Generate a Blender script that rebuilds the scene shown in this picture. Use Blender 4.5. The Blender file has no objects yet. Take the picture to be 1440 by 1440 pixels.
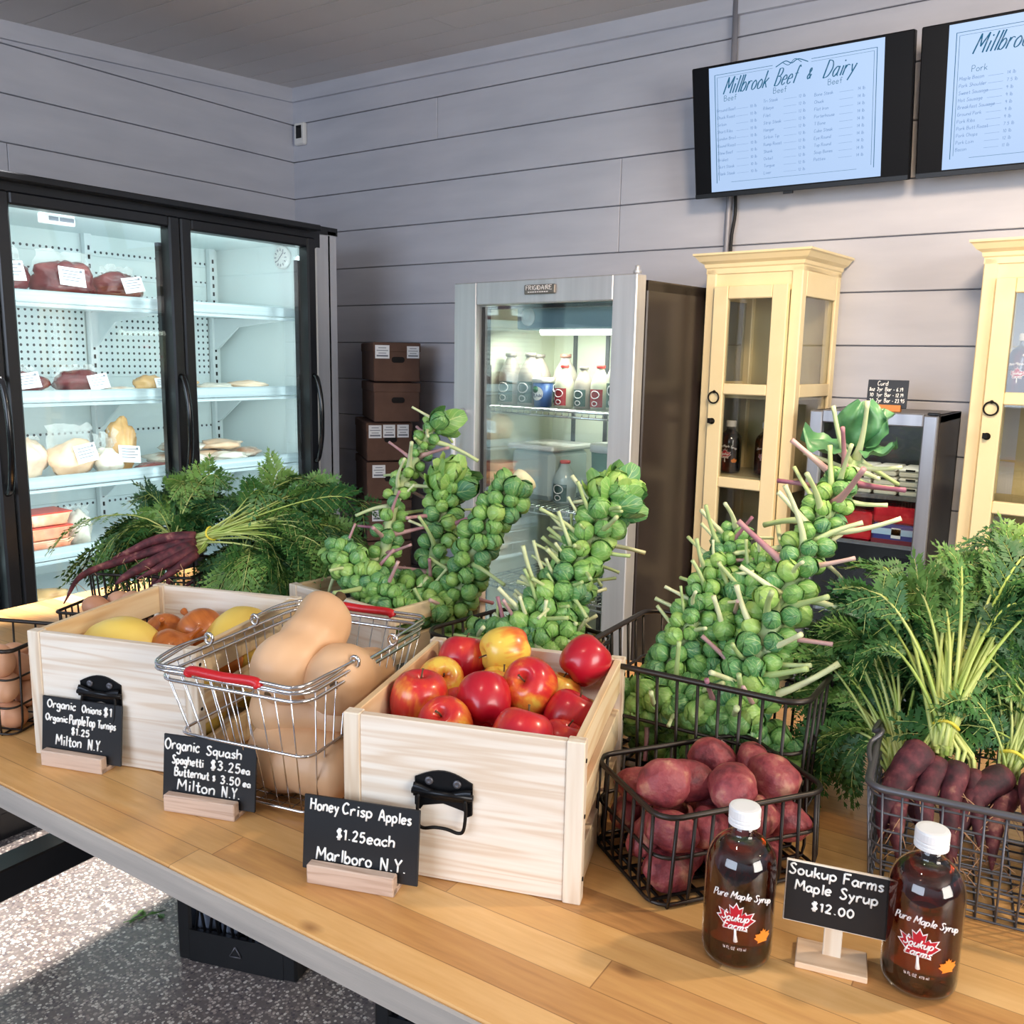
import bpy, bmesh, math, random
from mathutils import Vector, Matrix, noise
random.seed(11)
SC = bpy.context.scene
COL = SC.collection
PI = math.pi
V = Vector

# ---------------------------------------------------------------- camera, world, light, exposure
def look_basis(yaw, pitch, roll):
    f = V((math.sin(yaw)*math.cos(pitch), math.cos(yaw)*math.cos(pitch), -math.sin(pitch)))
    r = V((math.cos(yaw), -math.sin(yaw), 0)); u = r.cross(f)
    return r*math.cos(roll)+u*math.sin(roll), u*math.cos(roll)-r*math.sin(roll), f
cr, cu, cf = look_basis(math.radians(-35.32), math.radians(9.76), math.radians(1.03))
cd = bpy.data.cameras.new('camera'); co = bpy.data.objects.new('camera', cd); COL.objects.link(co)
co.matrix_world = Matrix(((cr.x, cu.x, -cf.x, 0), (cr.y, cu.y, -cf.y, 0), (cr.z, cu.z, -cf.z, 1.5), (0, 0, 0, 1)))
cd.sensor_width = 36; cd.lens = 36*1257/1440; cd.clip_start = .02
SC.camera = co
SC.view_settings.view_transform = 'Standard'; SC.view_settings.look = 'None'
SC.view_settings.gamma = 1; SC.view_settings.use_curve_mapping = False
SC.view_settings.exposure = 0.0
SC.cycles.max_bounces = 8; SC.cycles.diffuse_bounces = 4; SC.cycles.glossy_bounces = 4
SC.cycles.transmission_bounces = 8; SC.cycles.transparent_max_bounces = 24
SC.cycles.caustics_reflective = False; SC.cycles.caustics_refractive = False
SC.cycles.sample_clamp_indirect = 4.0
SC.cycles.use_denoising = True

W = bpy.data.worlds.new('daylight'); SC.world = W; W.use_nodes = True
wn = W.node_tree.nodes; wl = W.node_tree.links
bg = wn['Background']
tc = wn.new('ShaderNodeTexCoord'); sx = wn.new('ShaderNodeSeparateXYZ'); rp = wn.new('ShaderNodeValToRGB')
wl.new(tc.outputs['Generated'], sx.inputs[0]); wl.new(sx.outputs['Z'], rp.inputs[0])
rp.color_ramp.elements[0].position = 0.0; rp.color_ramp.elements[0].color = (.28, .30, .34, 1)
rp.color_ramp.elements[1].position = .25; rp.color_ramp.elements[1].color = (.74, .83, 1.0, 1)
wl.new(rp.outputs[0], bg.inputs['Color']); bg.inputs['Strength'].default_value = .70

def area(name, loc, target, size, energy, color, size_y=None, spread=None):
    d = bpy.data.lights.new(name, 'AREA'); d.energy = energy; d.color = color; d.size = size
    if size_y: d.shape = 'RECTANGLE'; d.size_y = size_y
    if spread: d.spread = spread
    o = bpy.data.objects.new(name, d); COL.objects.link(o); o.location = loc
    o.rotation_euler = (V(target)-V(loc)).to_track_quat('-Z', 'Y').to_euler(); return o
def spot(name, loc, target, energy, color, deg, blend, radius):
    d = bpy.data.lights.new(name, 'SPOT'); d.energy = energy; d.color = color
    d.spot_size = math.radians(deg); d.spot_blend = blend; d.shadow_soft_size = radius
    o = bpy.data.objects.new(name, d); COL.objects.link(o); o.location = loc
    o.rotation_euler = (V(target)-V(loc)).to_track_quat('-Z', 'Y').to_euler(); return o
# daylight through the shop windows behind the camera, warm ceiling lamps above the right half of the room
area('window_daylight', (-1.3, -2.6, 1.9), (-1.0, 1.2, .9), 2.6, 84, (.70, .82, 1.0), 1.5)
area('side_window_daylight', (2.6, .2, 1.7), (-1.0, 1.6, 1.0), 1.6, 85, (1.0, .94, .86), 1.4)
spot('ceiling_lamp', (-.1, 1.15, 2.5), (-.45, 3.0, 1.0), 195, (1.0, .75, .52), 100, .7, .2)
spot('ceiling_lamp', (.7, 1.75, 2.5), (-.35, 1.10, .9), 70, (1.0, .80, .58), 100, .7, .05)
spot('ceiling_lamp', (-.6, .2, 2.5), (-.9, .95, .9), 12, (1.0, .86, .68), 90, .8, .06)
spot('ceiling_lamp', (-2.70, 1.15, 2.5), (-2.72, 1.2, 0), 820, (1.0, .91, .82), 42, .4, .05)

# ---------------------------------------------------------------- helpers
class MB:
    def __init__(s): s.v = []; s.f = []; s.m = []; s.s = []; s.uv = []
    def add(s, vs, fs, m=0, smooth=False, M=None, uvs=None):
        o = len(s.v)
        for p in vs:
            p = V(p); s.v.append(M @ p if M is not None else p)
        for i, f in enumerate(fs):
            s.f.append(tuple(o+k for k in f)); s.m.append(m); s.s.append(smooth)
            s.uv.append([uvs[k] for k in f] if uvs else None)
        return s
    def box(s, c, d, m=0, M=None, bev=0.0):
        h = [x/2 for x in d]; bev = min(bev, min(h)*.9)
        if bev <= 0:
            vs = [V((c[0]+a*h[0], c[1]+b*h[1], c[2]+e*h[2])) for a in (-1, 1) for b in (-1, 1) for e in (-1, 1)]
            fs = [(0, 1, 3, 2), (4, 6, 7, 5), (0, 4, 5, 1), (2, 3, 7, 6), (0, 2, 6, 4), (1, 5, 7, 3)]
            return s.add(vs, fs, m, False, M)
        idx = {}; vs = []
        for a in (-1, 1):
            for b in (-1, 1):
                for e in (-1, 1):
                    sg = (a, b, e)
                    for ax in range(3):
                        p = [c[k]+sg[k]*(h[k]-(0 if k == ax else bev)) for k in range(3)]
                        idx[(sg, ax)] = len(vs); vs.append(V(p))
        fs = []
        def q(l):
            n = (vs[l[1]]-vs[l[0]]).cross(vs[l[2]]-vs[l[0]])
            mid = sum((vs[k] for k in l), V((0, 0, 0)))/len(l)-V(c)
            fs.append(tuple(l if n.dot(mid) > 0 else l[::-1]))
        for ax in range(3):
            o1, o2 = [k for k in range(3) if k != ax]
            for sg in (-1, 1):
                l = []
                for x, y in ((-1, -1), (1, -1), (1, 1), (-1, 1)):
                    t = [0, 0, 0]; t[ax] = sg; t[o1] = x; t[o2] = y; l.append(idx[(tuple(t), ax)])
                q(l)
            for x in (-1, 1):
                for y in (-1, 1):
                    t0 = [0, 0, 0]; t0[ax] = -1; t0[o1] = x; t0[o2] = y; t1 = list(t0); t1[ax] = 1
                    t0 = tuple(t0); t1 = tuple(t1)
                    q([idx[(t0, o1)], idx[(t1, o1)], idx[(t1, o2)], idx[(t0, o2)]])
        for a in (-1, 1):
            for b in (-1, 1):
                for e in (-1, 1): q([idx[((a, b, e), k)] for k in range(3)])
        return s.add(vs, fs, m, False, M)
    def tube(s, pts, r, seg=8, m=0, closed=False, M=None, smooth=True, caps=True):
        pts = [V(p) for p in pts]; n = len(pts)
        rr = r if isinstance(r, (list, tuple)) else [r]*n
        T = []
        for i in range(n):
            a = pts[i-1] if (i > 0 or closed) else pts[i]; b = pts[(i+1) % n] if (i < n-1 or closed) else pts[i]
            t = b-a; T.append(t.normalized() if t.length > 1e-9 else V((0, 0, 1)))
        u = T[0].orthogonal().normalized(); vs = []
        for i in range(n):
            u = (u-T[i]*u.dot(T[i])); u = u.normalized() if u.length > 1e-6 else T[i].orthogonal().normalized()
            w = T[i].cross(u)
            for k in range(seg):
                a = 2*PI*k/seg; vs.append(pts[i]+(u*math.cos(a)+w*math.sin(a))*rr[i])
        fs = []
        for i in range(n if closed else n-1):
            j = (i+1) % n
            for k in range(seg):
                k2 = (k+1) % seg; fs.append((i*seg+k, i*seg+k2, j*seg+k2, j*seg+k))
        if caps and not closed:
            fs.append(tuple(range(seg))[::-1]); fs.append(tuple((n-1)*seg+k for k in range(seg)))
        return s.add(vs, fs, m, smooth, M)
    def lathe(s, prof, seg=24, m=0, M=None, smooth=True, c=(0, 0, 0)):
        vs = []; fs = []; n = len(prof)
        for r, z in prof:
            for k in range(seg):
                a = 2*PI*k/seg; vs.append(V((c[0]+r*math.cos(a), c[1]+r*math.sin(a), c[2]+z)))
        for i in range(n-1):
            for k in range(seg):
                k2 = (k+1) % seg; fs.append((i*seg+k, i*seg+k2, (i+1)*seg+k2, (i+1)*seg+k))
        if prof[0][0] > 1e-5: fs.append(tuple(range(seg))[::-1])
        if prof[-1][0] > 1e-5: fs.append(tuple((n-1)*seg+k for k in range(seg)))
        return s.add(vs, fs, m, smooth, M)
    def ball(s, c, r, seg=16, rings=10, m=0, M=None, fn=None):
        if not isinstance(r, (list, tuple)): r = (r, r, r)
        vs = []; fs = []
        for i in range(rings+1):
            th = PI*i/rings
            for k in range(seg):
                a = 2*PI*k/seg; d = V((math.sin(th)*math.cos(a), math.sin(th)*math.sin(a), -math.cos(th)))
                q = fn(d) if fn else 1.0
                vs.append(V((c[0]+d.x*r[0]*q, c[1]+d.y*r[1]*q, c[2]+d.z*r[2]*q)))
        for i in range(rings):
            for k in range(seg):
                k2 = (k+1) % seg; fs.append((i*seg+k, i*seg+k2, (i+1)*seg+k2, (i+1)*seg+k))
        return s.add(vs, fs, m, True, M)
    def prism(s, poly, z0, z1, m=0, M=None):
        n = len(poly); vs = [V((x, y, z0)) for x, y in poly]+[V((x, y, z1)) for x, y in poly]
        fs = [tuple(range(n))[::-1], tuple(range(n, 2*n))]+[(i, (i+1) % n, n+(i+1) % n, n+i) for i in range(n)]
        return s.add(vs, fs, m, False, M)
    def quad(s, a, b, c, d, m=0, M=None): return s.add([a, b, c, d], [(0, 1, 2, 3)], m, False, M)
    def mesh(s, name, mats):
        me = bpy.data.meshes.new(name); me.from_pydata([tuple(p) for p in s.v], [], s.f)
        for x in (mats if isinstance(mats, (list, tuple)) else [mats]): me.materials.append(x)
        me.polygons.foreach_set('material_index', s.m); me.polygons.foreach_set('use_smooth', s.s)
        if any(u for u in s.uv):
            ul = me.uv_layers.new(name='UVMap'); i = 0
            for p, u in zip(s.f, s.uv):
                for k in range(len(p)):
                    ul.data[i].uv = u[k] if u else (.5, .5); i += 1
        me.update()
        bm = bmesh.new(); bm.from_mesh(me); bmesh.ops.remove_doubles(bm, verts=bm.verts, dist=1e-6)
        bm.to_mesh(me); bm.free(); me.update()
        return me
    def build(s, name, mats, parent=None, loc=None):
        o = bpy.data.objects.new(name, s.mesh(name, mats)); COL.objects.link(o)
        if parent is not None: o.parent = parent
        if loc is not None: o.location = loc
        return o

def tag(o, label=None, cat=None, group=None, kind=None):
    if label: o['label'] = label
    if cat: o['category'] = cat
    if group: o['group'] = group
    if kind: o['kind'] = kind
    return o
def thing(name, label, cat, loc=(0, 0, 0), rz=0, group=None):
    o = bpy.data.objects.new(name, None); COL.objects.link(o); o.location = loc; o.rotation_euler = (0, 0, rz)
    o.empty_display_size = .05
    return tag(o, label, cat, group)
KIDS = {}
def copy_thing(src, loc, rz, label, group=None):
    c = src.copy(); COL.objects.link(c); c.location = loc; c.rotation_euler = (0, 0, rz); c['label'] = label
    if group: c['group'] = group
    for ch in list(src.children):
        d = ch.copy(); COL.objects.link(d); d.parent = c
        for g in list(ch.children):
            e = g.copy(); COL.objects.link(e); e.parent = d
    return c
def inst(name, me, parent, M):
    o = bpy.data.objects.new(name, me); COL.objects.link(o)
    if parent is not None: o.parent = parent
    o.matrix_local = M; return o
def T(x, y, z): return Matrix.Translation((x, y, z))
def RZ(a): return Matrix.Rotation(a, 4, 'Z')
def RX(a): return Matrix.Rotation(a, 4, 'X')
def RY(a): return Matrix.Rotation(a, 4, 'Y')
def align(d, up=None):
    return V(d).to_track_quat('Z', 'Y').to_matrix().to_4x4()
def bez(p0, p1, p2, p3, n):
    p0, p1, p2, p3 = V(p0), V(p1), V(p2), V(p3); out = []
    for i in range(n+1):
        t = i/n; a = 1-t; out.append(p0*a**3+p1*3*a*a*t+p2*3*a*t*t+p3*t**3)
    return out
def catmull(P, n=6):
    P = [V(p) for p in P]; Q = [P[0]*2-P[1]]+P+[P[-1]*2-P[-2]]; out = []
    for i in range(1, len(Q)-2):
        a, b, c, d = Q[i-1:i+3]
        for k in range(n):
            t = k/n; out.append(.5*((2*b)+(c-a)*t+(2*a-5*b+4*c-d)*t*t+(3*b-a-3*c+d)*t**3))
    return out+[P[-1]]
def rrect(w, d, r, n=5):
    out = []
    for cx, cy, a0 in ((w/2-r, d/2-r, 0), (-w/2+r, d/2-r, PI/2), (-w/2+r, -d/2+r, PI), (w/2-r, -d/2+r, 1.5*PI)):
        for k in range(n+1):
            a = a0+PI/2*k/n; out.append((cx+r*math.cos(a), cy+r*math.sin(a)))
    return out

def fit(mb, rows, w, h, fn, r, rnd):
    """rows: (word, left, right, baseline from the top, capital height), all as shares of the board"""
    for s, a, b, v, c in rows:
        size = c*h; ws = (b-a)*w/max(text_w(s, size)-1.1*size/9, 1e-6)
        write(mb, s, a*w, (1-v)*h, size, fn, r, 0, .05, 6, .03, rnd, ws)
# hand lettering: every glyph is a few pen strokes on a grid (x height 5, capital height 9)
G = {}
def gl(ch, w, s): G[ch] = (w, [[tuple(map(float, p.split(','))) for p in st.split()] for st in s.split('/')])
for ln in '''a|5|4,4 2,5 0,3 .3,1 2,0 4,2/4,5 4,1 5,0
b|5|0,9 0,0/0,3 2,5 4,3.5 3.6,1 2,0 0,1
c|4.4|4,4 2.4,5 0,3 .4,1 2,0 4,1
d|5|4,3.5 2,5 0,3 .5,.6 2,0 4,1.5/4,9 4,0
e|5|0,2.6 4,3 3.4,4.6 2,5 .3,3.6 .3,1 2,0 4,1
f|4|4,8 3,9 2,7.6 1.8,0/0,5 3.8,5
g|5|4,4 2,5 0,3.5 .6,1.5 2,1 4,3/4,5 4,-2 2,-3.2 0,-2
h|5|0,9 0,0/0,3 2,5 4,4 4,0
i|2|1,5 1,0/1,7 1,7.7
k|4.4|0,9 0,0/3.6,5 0,2/1.2,2.8 4,0
l|2|1,9 1,0
m|7|0,5 0,0/0,3 1.6,5 3,4 3,0/3,3 4.6,5 6,4 6,0
n|5|0,5 0,0/0,3 2,5 4,4 4,0
o|5|2,5 0,3.4 .4,.8 2,0 3.8,1 4,3.4 2,5
p|5|0,5 0,-3.2/0,4 2,5 4,3.4 3.6,1 2,0 0,1
q|5|4,4 2,5 0,3.4 .6,1 2,.6 4,2.4/4,5 4,-3.2
j|3|2,5 2,-2 .4,-3/2,7 2,7.6
r|4|0,5 0,0/0,3 1.6,5 3.6,4.6
s|4|3.6,4.4 2,5 .4,4 1.8,2.7 3.4,1.4 2,0 0,.7
t|4|1.8,8 1.8,1 2.8,0 3.8,.6/0,5 3.6,5
u|5|0,5 0,1.4 1.6,0 4,2/4,5 4,0
w|6.4|0,5 1.4,0 3,4 4.6,0 6,5
v|4.6|0,5 2,0 4,5
x|4.4|0,5 4,0/4,5 0,0
y|5|0,5 2,1.4/4,5 2.4,.6 .8,-3
z|4.4|0,5 4,5 0,0 4,0
A|7|0,0 3,9 6,0/1,3.2 5,3.2
B|6|0,9 0,0/0,9 3.4,8.8 4.2,7 3,5.2 0,5/0,5 4,4.4 5,2.4 3.4,.2 0,0
C|6|5,7.6 3,9 .6,6.6 .3,3 2,.2 5,1.4
D|6.4|0,9 0,0/0,9 3.6,8 5.4,4.6 3.6,.8 0,0
F|5.4|0,9 0,0/0,9 5,9/0,5 4,5
H|6.4|0,9 0,0/5,9 5,0/0,5 5,5
E|5.4|5,9 0,9/0,9 0,0/0,0 5,0/0,4.8 4,4.8
V|6|0,9 2.6,0/2.6,0 5.2,9
J|5|4,9 4,2 2,0 .2,1.6
Q|7|3,9 .3,6.4 .3,2.6 3,0 5.6,2.6 5.7,6.4 3,9/3.6,2.6 6,-.6
G|6.4|5,7.4 3,9 .4,6 .6,2 3,0 5.4,1.4 5.4,4 3,4
I|2|1,9 1,0
K|6|0,9 0,0/5,9 0,4/1.6,5 5,0
L|5|0,9 0,0 4.6,0
M|8|0,0 .6,9/.6,9 3.6,3/3.6,3 6.6,9/6.6,9 7.2,0
N|6.6|0,0 0,9/0,9 5,0/5,0 5,9
O|7|3,9 .3,6.4 .3,2.6 3,0 5.6,2.6 5.7,6.4 3,9
P|5.6|0,9 0,0/0,9 3.4,8.8 4.6,6.8 3.2,4.6 0,4.4
R|6|0,9 0,0/0,9 3.4,8.8 4.4,6.8 3.2,4.8 0,4.6/2,4.6 5,0
S|5.6|4.8,7.8 3,9 .8,7.6 2.4,5 4.6,2.8 3.6,.4 1.6,0 0,1.4
T|6|2.8,9 2.8,0/0,9 5.8,9
U|6|0,9 0,2 2.4,0 4.8,2 4.8,9
W|8|0,9 1.8,0 3.6,7 5.4,0 7.2,9
X|6|0,9 5,0/5,9 0,0
Y|6|0,9 2.6,4.6/5.4,9 2.6,4.6/2.6,4.6 2.6,0
Z|6|0,9 5,9 0,0 5,0
0|5|2,8 .2,5.6 .3,2 2,0 3.8,2 3.9,5.6 2,8
1|2.6|0,6.6 1.4,8/1.4,8 1.4,0
2|5|.3,6.6 2,8 3.7,6.4 2.4,3.2 .2,.1/.2,.1 4.2,.1
3|5|.3,7.2 2,8 3.6,6.4 1.6,4.4/1.6,4.4 3.9,3 3,.4 1.4,0 0,.8
4|5|3,8 0,3/0,3 4.4,3/3,8 3,0
5|5|3.8,8 .8,8/.8,8 .5,4.6 2.6,5 3.9,2.6 2.2,0 .1,.8
6|5|3.2,8 .8,4.6 .4,1.6 2,0 3.8,1.8 2.4,3.8 .5,2.4
7|5|0,8 4,8/4,8 1.4,0
8|5|2,8 .6,6.4 2,4.4 3.6,2 2,0 .4,2 2,4.4 3.4,6.4 2,8
9|5|3.6,6 2,8 .4,6 1.6,4 3.6,6/3.6,6 3.2,0
$|5|3.8,6.8 2,7.6 .4,6.2 2,4.2 3.8,2.2 2,.6 .2,1.6/1.6,9 1.6,-1/2.6,9 2.6,-1
#|5.4|1.4,8 .8,0/3.8,8 3.2,0/0,5.4 4.8,5.6/0,2.6 4.6,2.8
&|6.4|5.4,0 1,6.2 2.2,8.6 3.4,6.8 .4,2.4 1.8,0 4,1 5.2,3.6
.|2.2|.8,.2 .9,.7
-|4|.4,3 3.2,3
/|4|0,-.6 3,9
'|2|1,9 .8,7
½|6|0,8 .8,9/.8,9 .8,5.4/0,3 5,6/3.4,3 5,2.6 3.4,0/3.4,0 5.2,0'''.split('\n'):
    a, b, c = ln.split('|', 2); gl(a, float(b), c)
def text_w(s, size): return sum((G[c][0]+1.1 if c in G else 3.6) for c in s)*size/9
def write(mb, s, x, y, size, fn, r, m=0, slant=0.0, seg=5, jit=0.0, rnd=random.Random(3), wscale=1.0, weight=None):
    """fn(u, v) -> 3-D point; x, y is the left end of the baseline"""
    k = size/9
    for c in s:
        if c not in G: x += 3.6*k*wscale; continue
        w, sts = G[c]; dy = rnd.uniform(-jit, jit)*size; ds = 1+rnd.uniform(-jit, jit)
        for st in sts:
            P = [V((p[0], p[1]*ds, 0)) for p in st]
            Q = catmull(P, 4) if len(P) > 2 else [P[0], P[1]]
            R3 = [fn(x+(p.x*wscale+p.y*slant)*k, y+dy+p.y*k) for p in Q]
            rr = r
            if weight: rr = [r*(1+weight*abs((Q[min(i+1, len(Q)-1)]-Q[max(i-1, 0)]).normalized().y)) for i in range(len(Q))]
            mb.tube(R3, rr, seg, m)
        x += (w+1.1)*k*wscale
    return x
# ---------------------------------------------------------------- materials
def S(r, g, b):
    f = lambda c: c/12.92 if c <= .04045 else ((c+.055)/1.055)**2.4
    return (f(r/255), f(g/255), f(b/255), 1)
def new(name):
    m = bpy.data.materials.new(name); m.use_nodes = True
    nt = m.node_tree; return m, nt, nt.nodes['Principled BSDF']
def N(nt, t, **k):
    n = nt.nodes.new(t)
    for a, b in k.items():
        if a in n.inputs: n.inputs[a].default_value = b
        else: setattr(n, a, b)
    return n
def math_(nt, op, a, b=None):
    n = nt.nodes.new('ShaderNodeMath'); n.operation = op
    for i, x in enumerate((a, b)):
        if x is None: continue
        if isinstance(x, (int, float)): n.inputs[i].default_value = x
        else: nt.links.new(x, n.inputs[i])
    return n.outputs[0]
def ramp(nt, src, stops):
    r = nt.nodes.new('ShaderNodeValToRGB'); e = r.color_ramp.elements
    while len(e) < len(stops): e.new(.5)
    for el, (p, c) in zip(e, stops): el.position = p; el.color = c
    nt.links.new(src, r.inputs[0]); return r.outputs[0]
def coords(nt, scale=(1, 1, 1), out='Object', rot=(0, 0, 0)):
    t = N(nt, 'ShaderNodeTexCoord'); mp = N(nt, 'ShaderNodeMapping'); mp.inputs['Scale'].default_value = scale
    mp.inputs['Rotation'].default_value = rot
    nt.links.new(t.outputs[out], mp.inputs[0]); return mp.outputs[0]
def plain(name, col, rough=.5, metal=0.0, spec=.5, **kw):
    m, nt, b = new(name)
    b.inputs['Base Color'].default_value = col; b.inputs['Roughness'].default_value = rough
    b.inputs['Metallic'].default_value = metal; b.inputs['Specular IOR Level'].default_value = spec
    for k, v in kw.items(): b.inputs[k.replace('_', ' ')].default_value = v
    return m
def noisy(name, stops, scale=8, detail=4, rough=.5, bump=0.0, bscale=None, metal=0.0, spec=.5, stretch=(1, 1, 1), per_object=0.0, dist=.001, **kw):
    m, nt, b = new(name)
    co_ = coords(nt, stretch); n = N(nt, 'ShaderNodeTexNoise', Scale=scale, Detail=detail)
    nt.links.new(co_, n.inputs['Vector']); f = n.outputs['Fac']
    if per_object:
        oi = N(nt, 'ShaderNodeObjectInfo')
        n.noise_dimensions = '4D'; nt.links.new(math_(nt, 'MULTIPLY', oi.outputs['Random'], 40.0), n.inputs['W'])
        f = math_(nt, 'ADD', f, math_(nt, 'MULTIPLY', math_(nt, 'SUBTRACT', oi.outputs['Random'], .5), per_object))
    nt.links.new(ramp(nt, f, stops), b.inputs['Base Color'])
    b.inputs['Roughness'].default_value = rough; b.inputs['Metallic'].default_value = metal
    b.inputs['Specular IOR Level'].default_value = spec
    for k, v in kw.items(): b.inputs[k.replace('_', ' ')].default_value = v
    if bump:
        n2 = N(nt, 'ShaderNodeTexNoise', Scale=bscale or scale*4, Detail=3.0); nt.links.new(co_, n2.inputs['Vector'])
        bp = N(nt, 'ShaderNodeBump', Strength=bump, Distance=dist); nt.links.new(n2.outputs['Fac'], bp.inputs['Height'])
        nt.links.new(bp.outputs[0], b.inputs['Normal'])
    return m
def emit(name, col, strength):
    m, nt, b = new(name); b.inputs['Base Color'].default_value = (0, 0, 0, 1)
    b.inputs['Emission Color'].default_value = col; b.inputs['Emission Strength'].default_value = strength
    b.inputs['Roughness'].default_value = .3; return m
def pane(name, tint=(.96, .99, .98, 1), base=.02, edge=.38):
    m = bpy.data.materials.new(name); m.use_nodes = True; nt = m.node_tree; nt.nodes.clear()
    out = N(nt, 'ShaderNodeOutputMaterial'); mx = N(nt, 'ShaderNodeMixShader')
    tr = N(nt, 'ShaderNodeBsdfTransparent', Color=tint); g = N(nt, 'ShaderNodeBsdfGlossy', Roughness=.02)
    g.inputs['Color'].default_value = (1, 1, 1, 1)
    lw = N(nt, 'ShaderNodeLayerWeight', Blend=.35)
    f = math_(nt, 'ADD', math_(nt, 'MULTIPLY', lw.outputs['Fresnel'], edge), base)
    nt.links.new(f, mx.inputs[0]); nt.links.new(tr.outputs[0], mx.inputs[1]); nt.links.new(g.outputs[0], mx.inputs[2])
    nt.links.new(mx.outputs[0], out.inputs[0]); return m
def film(name, amount=.28):
    """crinkled clear plastic"""
    m = bpy.data.materials.new(name); m.use_nodes = True; nt = m.node_tree; nt.nodes.clear()
    out = N(nt, 'ShaderNodeOutputMaterial'); mx = N(nt, 'ShaderNodeMixShader'); mx.inputs[0].default_value = amount
    tr = N(nt, 'ShaderNodeBsdfTransparent'); g = N(nt, 'ShaderNodeBsdfPrincipled', Roughness=.12)
    g.inputs['Base Color'].default_value = (.8, .82, .8, 1)
    n = N(nt, 'ShaderNodeTexNoise', Scale=45.0, Detail=3.0); bp = N(nt, 'ShaderNodeBump', Strength=.9, Distance=.01)
    nt.links.new(coords(nt), n.inputs['Vector']); nt.links.new(n.outputs['Fac'], bp.inputs['Height'])
    nt.links.new(bp.outputs[0], g.inputs['Normal'])
    nt.links.new(tr.outputs[0], mx.inputs[1]); nt.links.new(g.outputs[0], mx.inputs[2]); nt.links.new(mx.outputs[0], out.inputs[0])
    return m
def wood(name, light, dark, rings=38, stretch=(1.0, 12, 12), rough=.5, knots=True):
    """grain along local X; broad flame figure plus fine lines"""
    m, nt, b = new(name)
    oi = N(nt, 'ShaderNodeObjectInfo')
    t = N(nt, 'ShaderNodeTexCoord'); va = N(nt, 'ShaderNodeVectorMath'); va.operation = 'ADD'
    cx = N(nt, 'ShaderNodeCombineXYZ'); nt.links.new(math_(nt, 'MULTIPLY', oi.outputs['Random'], 9.0), cx.inputs[0])
    nt.links.new(math_(nt, 'MULTIPLY', oi.outputs['Random'], 3.0), cx.inputs[2])
    nt.links.new(t.outputs['Object'], va.inputs[0]); nt.links.new(cx.outputs[0], va.inputs[1])
    mp = N(nt, 'ShaderNodeMapping'); mp.inputs['Scale'].default_value = stretch; nt.links.new(va.outputs[0], mp.inputs[0])
    n1 = N(nt, 'ShaderNodeTexNoise', Scale=1.6, Detail=2.0, Distortion=.4); nt.links.new(mp.outputs[0], n1.inputs['Vector'])
    s = math_(nt, 'SINE', math_(nt, 'MULTIPLY', n1.outputs['Fac'], float(rings)))
    s = math_(nt, 'POWER', math_(nt, 'ADD', math_(nt, 'MULTIPLY', s, .5), .5), 2.2)
    n2 = N(nt, 'ShaderNodeTexNoise', Scale=9.0, Detail=5.0); nt.links.new(mp.outputs[0], n2.inputs['Vector'])
    f = math_(nt, 'ADD', math_(nt, 'MULTIPLY', s, .5), math_(nt, 'MULTIPLY', n2.outputs['Fac'], .55))
    nt.links.new(ramp(nt, f, [(.15, light), (.95, dark)]), b.inputs['Base Color']); b.inputs['Roughness'].default_value = rough
    return m

M_wall = noisy('painted_shiplap', [(.3, S(194, 197, 208)), (.7, S(206, 208, 218))], 3, 3, .55, .12, 60, stretch=(1, 1, 5))
M_wall_gap = plain('shiplap_gap', S(150, 150, 158), .8)
M_ceil = noisy('painted_ceiling', [(.3, S(214, 210, 208)), (.7, S(224, 220, 218))], 2, 3, .6, .1, 50)
M_gap = plain('ceiling_gap', S(90, 88, 88), .8)
M_black = plain('black_frame', S(22, 24, 28), .32, 0, .5)
M_rubber = plain('black_rubber', S(16, 16, 18), .6)
M_steel = noisy('brushed_steel', [(.3, (.60, .61, .63, 1)), (.7, (.72, .73, .75, 1))], 30, 2, .38, 0, stretch=(1, 1, .05), metal=.65)
M_chrome = plain('chrome_wire', (.72, .72, .74, 1), .16, 1.0)
M_darkside = noisy('dark_enamel', [(.3, S(42, 36, 34)), (.7, S(58, 49, 46))], 4, 3, .28, .05, 300)
M_cooler = plain('cooler_liner', S(226, 236, 236), .45)
M_shelf = plain('shelf_enamel', S(222, 230, 232), .35)
M_lip = noisy('aluminium_lip', [(.3, (.26, .32, .34, 1)), (.7, (.42, .48, .5, 1))], 3, 2, .3, metal=.3, stretch=(1, .3, 30))
M_led = emit('led_tube', (.80, .95, 1.0, 1), 9.0)
M_led_warm = emit('fluorescent_tube', (.97, 1.0, .86, 1), 5.0)
M_glass = pane('door_glass')
M_cabglass = pane('cabinet_glass', (.93, .94, .92, 1), .025, .3)
M_film = film('clear_film', .10)
M_filmdense = film('crinkled_bag', .30)
M_label = plain('paper_label', S(238, 240, 242), .6)
M_ink = plain('label_ink', S(120, 125, 135), .7)
M_white = plain('white_plastic', S(238, 238, 236), .4)
M_blackgloss = plain('black_gloss', S(12, 13, 16), .12)
M_tvcase = plain('screen_casing', S(9, 10, 14), .45, 0, .15)
M_screen = emit('lit_menu_screen', S(183, 211, 250), .95)
M_screenink = emit('menu_ink', S(45, 130, 175), .55)
M_screenfaint = emit('menu_ink_faint', S(118, 158, 212), .75)
M_card = noisy('cardboard', [(.3, S(92, 66, 54)), (.7, S(106, 78, 64))], 14, 4, .85, .15, 90, per_object=.15)
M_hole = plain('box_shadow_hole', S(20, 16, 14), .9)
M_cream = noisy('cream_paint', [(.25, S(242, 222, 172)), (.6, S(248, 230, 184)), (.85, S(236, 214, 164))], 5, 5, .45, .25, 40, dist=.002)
M_cream_in = plain('cream_inside', S(206, 192, 150), .7)
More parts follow.
